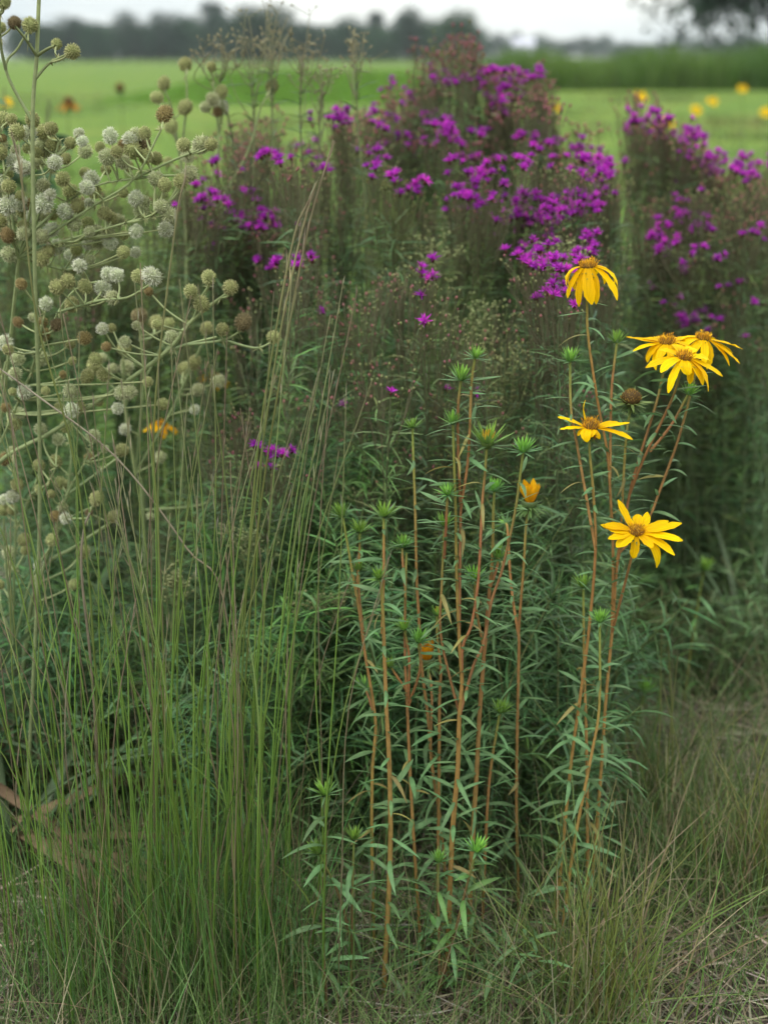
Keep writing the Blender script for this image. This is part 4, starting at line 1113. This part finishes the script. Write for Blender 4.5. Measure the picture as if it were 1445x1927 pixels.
    P = np.stack([X, Y, np.full(n, -.01)], 1); az = U(0, 6.28, n); el = np.abs(rng.normal(.9, .4, n))
    D = np.stack([np.cos(az) * np.cos(el), np.sin(az) * np.cos(el), np.abs(np.sin(el)) + .1], 1); L = U(.10, .34, n)
    c = vcol((.10, .175, .05), n, .28, .08); dd = rng.uniform(0, 1, n) < np.where(X > .3, .28, .2); c[dd] = vcol((.25, .22, .13), dd.sum(), .2)
    mb = MB(); ribbons(mb, P, D, L, U(.0010, .0020, n), np.stack([rng.normal(0, .03, n), rng.normal(0, .03, n), -L * U(0, .35, n)], 1), c, 4, 'grass')
    o = mb.obj('low_grass', M_grass, stuff=True); tag(o, 'hair-thin criss-cross grass covering the foreground soil', 'grass')
    # straw litter
    n = 26000
    X = U(-1.1, 1.5, n); Y = 1.5 + 2.9 * U(0, 1, n) ** 1.5; P = np.stack([X, Y, U(-.004, .022, n)], 1); az = U(0, 6.28, n)
    D = np.stack([np.cos(az), np.sin(az), rng.normal(.03, .14, n)], 1); L = U(.03, .16, n)
    pick = rng.uniform(0, 1, (n, 1)); c = np.where(pick < .5, vcol((.25, .205, .15), n, .25), np.where(pick < .8, vcol((.15, .115, .085), n, .25), vcol((.33, .29, .23), n, .2)))
    mb = MB(); ribbons(mb, P, D, L, U(.0012, .0042, n), np.stack([rng.normal(0, .012, n), rng.normal(0, .012, n), -L * .05], 1), c, 3, 'line')
    o = mb.obj('straw_litter', M_straw, stuff=True); tag(o, 'dry grey straw and dead grass litter on the soil', 'straw')


build_grass()

# ------------------------------------------------------------------ other weeds and far flowers
def build_weeds():
    # tall thin weeds with sparse tan panicles rising against the lawn and the wood
    spec = [([(500, 1200), (480, 500), (478, 230), (468, 120)], (30, 40), 'slender weed with open tan seed spray reaching up to the wood'),
            ([(540, 1200), (520, 500), (512, 200), (512, 110)], (22, 50), 'tallest slender weed with pale green seed tip above the lawn'),
            ([(450, 1200), (450, 450), (430, 220), (405, 130)], (25, 40), 'slender weed with a bent stem and forked seed tips'),
            ([(600, 1200), (600, 500), (600, 280), (606, 170)], (26, 26), 'slender weed with small dark branching top before the lawn'),
            ([(575, 1200), (575, 500), (566, 250), (566, 120)], (22, 26), 'slender weed with a pale forked tip before the bright lawn'),
            ([(690, 1200), (690, 500), (675, 260), (668, 130)], (16, 30), 'thin pale weed stem rising left of the purple mound')]
    for pts, (sx, sy), lab in spec:
        Y = 3.0; P = [W(px, py, Y) for px, py in pts]; P[0][2] = -.02
        base = P[0].copy(); base[2] = 0
        th = thing('tall_weed', lab, 'plant', base, 'slender seeding weeds')
        path = smooth(P, 6); st, sd_ = MB(), MB()
        tube(st, path, .0030, .0014, (.12, .14, .06), (.17, .19, .09), n=5)
        top = path[-1]
        for k in range(12):
            q = path[-1 - rng.integers(0, 7)]
            e = W(pts[-1][0] + rng.normal(0, sx), pts[-1][1] - abs(rng.normal(0, sy)) - 4, Y + rng.normal(0, .03))
            pth = smooth([q, (q + e) / 2 + [rng.normal(0, .012), 0, -.012], e], 4)
            tube(st, pth, .0013, .0008, (.17, .18, .09), (.24, .22, .13), n=3)
            for j in range(4):
                f = pth[-1 - rng.integers(0, 3)]; e2 = f + [rng.normal(0, .012), rng.normal(0, .01), abs(rng.normal(.012, .006))]
                tube(st, smooth([f, e2], 1), .0006, .0005, (.2, .19, .11), n=3)
                blob(sd_, e2, U(.0013, .0024), vcol((.24, .22, .12), 1, .2)[0], (e2 - f), 1.9, 5, 3, (.30, .27, .17))
        n = 60; t = U(.15, .9, n) * (len(path) - 1); i = t.astype(int)
        az = U(0, 6.28, n); D = np.stack([np.cos(az), np.sin(az), U(.2, .9, n)], 1)
        lf = MB(); ribbons(lf, path[i], D, U(.03, .06, n), .003, np.array([0, 0, -.015]), vcol((.085, .14, .06), n), 3, 'line')
        st.obj('stem', M_stem, th, base); sd_.obj('seeds', M_head, th, base, True); lf.obj('leaves', M_leaf, th, base, True)

    # goldenrod-like pale green branching bud sprays among the fine leaves
    sp = [((610, 1135), 2.35, 'pale green bud spray on a thin stem below the purple flowers', 46, 20), ((478, 1005), 2.4, 'pale green bud spray beside the leaning grass stalks', 34, 22), ((945, 690), 2.5, 'yellow-green bud spray behind the tallest green tufts', 45, 62),
          ((820, 470), 2.75, 'grey-green bud spray under the purple mound', 42, 34), ((880, 600), 2.7, 'olive bud spray above the middle of the bed', 48, 36), ((640, 300), 3.2, 'dense olive bud spray left of the purple mound', 62, 50),
          ((1060, 480), 2.6, 'olive bud spray beside the drooping bloom', 52, 42), ((330, 1090), 2.35, 'small pale bud spray on a leafy stem in the grass', 18, 20)]
    for (px, py), Y, lab, sx, sy in sp:
        top = W(px, py + sy * .6, Y); base = np.array([top[0] + rng.normal(0, .03), Y, 0])
        th = thing('budding_weed', lab, 'plant', base, 'budding weeds')
        path = smooth([base - [0, 0, .02], base + (top - base) * [.2, 0, .5], top], 6); st, bd, lf = MB(), MB(), MB()
        tube(st, path, .0026, .0013, (.10, .12, .05), (.15, .18, .07), n=5)
        nbr = int(10 + sx * .3)
        for k in range(nbr):
            q = path[-1 - rng.integers(0, 3)]; e = W(px + rng.normal(0, sx * .8), py + rng.normal(0, sy * .5) - sy * .2, Y + rng.normal(0, .03))
            pth = smooth([q, q + (e - q) * [.7, .7, .45], e], 4); tube(st, pth, .0010, .0006, (.15, .18, .07), (.2, .22, .09), n=3)
            for j in range(7):
                f = pth[-1 - rng.integers(0, 4)]; e2 = f + [rng.normal(0, .007), rng.normal(0, .006), abs(rng.normal(.006, .004))]
                tube(st, smooth([f, e2], 1), .0005, .0004, (.18, .2, .09), n=3)
                blob(bd, e2, U(.0016, .0027), vcol((.20, .23, .09), 1, .2)[0], (e2 - f), 1.4, 5, 3, (.27, .29, .14))
        n = int(path[-1][2] / .010); t = U(.1, .95, n) * (len(path) - 1); i = t.astype(int); az = U(0, 6.28, n); D = np.stack([np.cos(az), np.sin(az), U(0, .9, n)], 1)
        ribbons(lf, path[i], D, U(.035, .07, n), .0034, np.array([0, 0, -.02]), vcol((.075, .15, .055), n, .2), 3, 'line')
        st.obj('stem', M_stem, th, base); bd.obj('buds', M_head, th, base, True); lf.obj('leaves', M_leaf, th, base, True)

    # understory of fine leafy stems that fills the bed low down
    n_pl = 84
    for k in range(n_pl):
        px = U(-20, 1180); Y = U(2.15, 2.75)
        if px < 330: Y = U(2.4, 3.0)
        X = W(px, 1400, Y)[0]; base = np.array([X, Y, 0]); h = U(.28, .62)
        lm = landmark(px); th = thing('fine_leaved_weed', 'low fine-leaved green weed in the shade, ' + lm, 'plant', base, 'fine-leaved weeds ' + lm)
        st, lf = MB(), MB()
        for j in range(3):
            path = smooth([base + [rng.normal(0, .01), rng.normal(0, .01), -.02], base + [rng.normal(0, .03), rng.normal(0, .03), h * .5], base + [rng.normal(0, .06), rng.normal(0, .06), h * U(.8, 1.1)]], 5)
            tube(st, path, .0022, .001, (.12, .11, .05), (.13, .17, .06), n=4)
            n = int(h / .0048); t = U(.05, 1, n) * (len(path) - 1.01); i = t.astype(int); P = path[i] + (path[i + 1] - path[i]) * (t - i)[:, None]
            az = U(0, 6.28, n); el = rng.normal(.5, .3, n); D = np.stack([np.cos(az) * np.cos(el), np.sin(az) * np.cos(el), np.sin(el)], 1); L = U(.05, .095, n)
            ribbons(lf, P, D, L, U(.0024, .0045, n), np.stack([rng.normal(0, .008, n), rng.normal(0, .008, n), -L * U(.15, .7, n)], 1), vcol((.085, .17, .064) if k % 3 else (.105, .20, .055), n, .2, .07), 4, 'line', roll=.8)
        st.obj('stem', M_stem, th, base); lf.obj('leaves', M_leaf, th, base, True)

    # short leafy shoots at the very front
    for k in range(16):
        px = U(480, 1010); py = U(1800, 1925); Y = Yg(py); base = W(px, py, Y); base[2] = 0
        th = thing('leafy_shoot', 'short broad-leaved shoot at the foot of the sunflower stems', 'plant', base, 'short leafy shoots at the foot of the sunflowers')
        h = U(.06, .16); path = smooth([base - [0, 0, .01], base + [rng.normal(0, .01), 0, h * .5], base + [rng.normal(0, .02), rng.normal(0, .02), h]], 5)
        mb = MB(); tube(mb, path, .0018, .0011, (.15, .11, .045), (.13, .18, .05), n=5); mb.obj('stem', M_stem, th, base)
        leaves_on(th, base, path, .1, 1.0, .0105, .38, 1)
    # leafy clump behind the round heads, and strap-leaved clumps out of focus
    for (px, py, Y, s, lab) in ((1400, 1190, 3.2, .62, 'strap-leaved rosette behind the straw ground on the open side'), (250, 1250, 3.1, .7, 'strap-leaved rosette behind the half-hidden round heads')):
        base = W(px, py, Y); base[2] = 0
        th = thing('leaf_rosette', lab, 'plant', base, 'strap-leaved rosettes')
        for k in range(16):
            o = link('leaf', SL[rng.integers(3)], th); a = U(0, 6.28)
            o.matrix_basis = frame(Vector((0, 0, 0)), (math.cos(a), math.sin(a), U(.3, 2.0)), s=U(.6, 1.0) * s)

    # distant yellow sunflowers on the lawn edge, and withered heads
    far = [(1310, 206, 10.4, 'y'), (1340, 190, 11.0, 'y'), (1396, 167, 12.2, 'y'), (1441, 211, 10.2, 'y'), (1043, 201, 9.3, 'y'), (1252, 230, 7.2, 'y'), (1205, 182, 9.0, 'y'), (12, 192, 6.5, 'y'), (130, 193, 7.2, 'o'), (226, 166, 8.4, 'b'),
           (1226, 241, 7.5, 'y')]
    lab_y = 'yellow sunflower out on the lawn side, beyond the purple flowers'
    for i, (px, py, Y, kd) in enumerate(far):
        top = W(px, py, Y); base = np.array([top[0] + rng.normal(0, .05), Y, 0])
        lab = {'y': lab_y if px > 500 else 'single yellow sunflower behind the tallest rattlesnake master', 'o': 'withered orange-brown flower head standing before the lawn', 'b': 'faded brown seed head standing before the lawn'}[kd]
        th = thing('far_sunflower', lab, 'sunflower', base, 'sunflowers beyond the bed' if kd == 'y' else None) if kd == 'y' else thing('withered_flower', lab, 'plant', base)
        path = smooth([base - [0, 0, .02], base + (top - base) * [.4, .4, .5], top], 5); mb = MB(); tube(mb, path, .004, .0025, (.13, .14, .05), (.14, .19, .05), n=5); mb.obj('stem', M_stem, th, base)
        n = 26; t = U(.2, .95, n) * (len(path) - 1); ii = t.astype(int); az = U(0, 6.28, n); lf = MB()
        ribbons(lf, path[ii], np.stack([np.cos(az), np.sin(az), U(0, .6, n)], 1), U(.04, .07, n), .007, np.array([0, 0, -.02]), vcol((.10, .18, .06), n), 3, 'leaf'); lf.obj('leaves', M_leaf, th, base, True)
        if kd == 'y':
            bloom(th, base, top, (.1, -.7, .7), [(a * 30 + U(-8, 8), U(-10, 15), U(0, 50)) for a in range(12)], seed=200 + i, s=.95 if px > 500 else .6)
        else:
            hb = head_base(300 + i).obj('flower_head', M_leaf, th); hb.matrix_basis = zframe(Vector(top - base), (0, -.1, 1), 2.0)
            disk_mesh(i, .0125, .013, True).obj('disk', M_disk, hb)
            if kd == 'o':
                for a in range(7):
                    q = link('petal', petal_mesh(.026, .009, -30, 40, .010, 0, (.50, .22, .03), a), hb); q.matrix_basis = Matrix.Rotation(a * .9, 4, 'Z')
    # two yellow flowers half hidden in the bed
    for (px, py, Y, lab) in ((405, 722, 2.95, 'half-hidden yellow sunflower behind the grass stalks and olive heads'), (305, 812, 2.85, 'drooping orange-yellow sunflower half hidden low behind the grass stalks')):
        top = W(px, py, Y); base = np.array([top[0] + .02, Y, 0]); th = thing('hidden_sunflower', lab, 'sunflower', base)
        path = smooth([base - [0, 0, .02], base + (top - base) * [.4, .4, .5], top], 5); mb = MB(); tube(mb, path, .003, .0022, (.13, .14, .05), (.14, .19, .05), n=5); mb.obj('stem', M_stem, th, base)
        bloom(th, base, top + [0, 0, .014], (.1, -.15, 1), [(a * 36 + U(-8, 8), U(-25, 5), U(20, 80)) for a in range(10)], seed=400 + px, c=(.74, .40, .006), s=.8)
    # dark leafy plant at the far left edge, out of focus
    base = W(0, 600, 4.3); base[2] = 0
    th = thing('leafy_bush', 'dark broad-leaved weed behind the tallest rattlesnake master', 'plant', base)
    st, lf = MB(), MB()
    for j in range(9):
        e = base + [rng.normal(-.06, .13), rng.normal(0, .15), U(.95, 1.32)]; path = smooth([base - [0, 0, .02], base + (e - base) * [.3, .3, .5], e], 6); tube(st, path, .005, .002, (.1, .11, .05), n=5)
        n = 110; t = U(.3, 1, n) * (len(path) - 1); ii = np.minimum(t.astype(int), len(path) - 1); az = U(0, 6.28, n); D = np.stack([np.cos(az), np.sin(az), U(-.1, .6, n)], 1); L = U(.06, .12, n)
        ribbons(lf, path[ii], D, L, L * .3, np.stack([np.zeros(n), np.zeros(n), -L * .4], 1), vcol((.05, .105, .04), n, .2), 4, 'leaf', fold=.1)
    st.obj('stem', M_stem, th, base); lf.obj('leaves', M_leaf, th, base, True)


build_weeds()


# weeds and young shoots on the open side of the bed
def build_open_side():
    r = np.random.default_rng(8)
    for k, (px, py, h, lab) in enumerate([(1285, 1330, .30, 'pale green young sunflower shoot alone on the straw ground'), (1180, 1450, .16, 'small bright green shoot beside the blooming sunflowers'), (1400, 1120, .3, 'bright leafy weed behind the straw ground')]):
        Y = Yg(py); base = W(px, py, Y); base[2] = 0
        th = thing('young_sunflower', lab, 'sunflower' if k < 2 else 'plant', base, 'young sunflower shoots on the open side')
        path = smooth([base - [0, 0, .01], base + [.01, 0, h * .5], base + [.025, 0, h]], 6)
        mb = MB(); tube(mb, path, .0024, .0016, (.2, .17, .05), (.2, .27, .06), n=5); mb.obj('stem', M_stem, th, base)
        leaves_on(th, base, path, .15, .95, .014, .38, 2)
        o = link('bud', TUFT[k], th); o.matrix_basis = zframe(Vector(path[-1] - base), (.1, 0, 1), 1.5)
    for k in range(26):
        px = U(1165, 1460); py = U(1030, 1330); Y = Yg(py); base = W(px, py, Y); base[2] = 0; h = U(.10, .34)
        th = thing('low_weed', 'low blurred green weed between the ironweed and the straw ground', 'plant', base, 'low weeds on the open side')
        st, lf = MB(), MB()
        for j in range(4):
            path = smooth([base - [0, 0, .02], base + [rng.normal(0, .03), rng.normal(0, .03), h * .5], base + [rng.normal(0, .08), rng.normal(0, .08), h * U(.7, 1.1)]], 4)
            tube(st, path, .0018, .0009, (.13, .14, .06), n=4)
            n = int(h / .0055); t = U(.05, 1, n) * (len(path) - 1.01); i = t.astype(int); az = U(0, 6.28, n); D = np.stack([np.cos(az), np.sin(az), U(.1, 1.2, n)], 1); L = U(.04, .09, n)
            ribbons(lf, path[i], D, L, U(.003, .006, n), np.stack([np.zeros(n), np.zeros(n), -L * .4], 1), vcol((.10, .18, .065) if k % 3 else (.13, .17, .06), n, .2), 3, 'line')
        st.obj('stem', M_stem, th, base); lf.obj('leaves', M_leaf, th, base, True)


build_open_side()


# damp summer air that greys the far wood
def build_haze():
    x0, x1, y0, y1, z0, z1 = -740, 740, -140, 780, -1.2, 18
    v = np.array([[x, y, z] for x in (x0, x1) for y in (y0, y1) for z in (z0, z1)], float)
    q = [[0, 1, 3, 2], [4, 6, 7, 5], [0, 4, 5, 1], [2, 3, 7, 6], [0, 2, 6, 4], [1, 5, 7, 3]]
    m = bpy.data.materials.new('haze'); m.use_nodes = True; t = m.node_tree; t.nodes.clear()
    o = t.nodes.new('ShaderNodeOutputMaterial'); p = t.nodes.new('ShaderNodeVolumePrincipled')
    p.inputs['Color'].default_value = (.86, .92, 1, 1); p.inputs['Density'].default_value = .00028; p.inputs['Anisotropy'].default_value = .2
    t.links.new(p.outputs[0], o.inputs['Volume'])
    mb = MB(); mb.add(v, q, (1, 1, 1)); mb.obj('haze', m, stuff=True, smoothed=False)


build_haze()
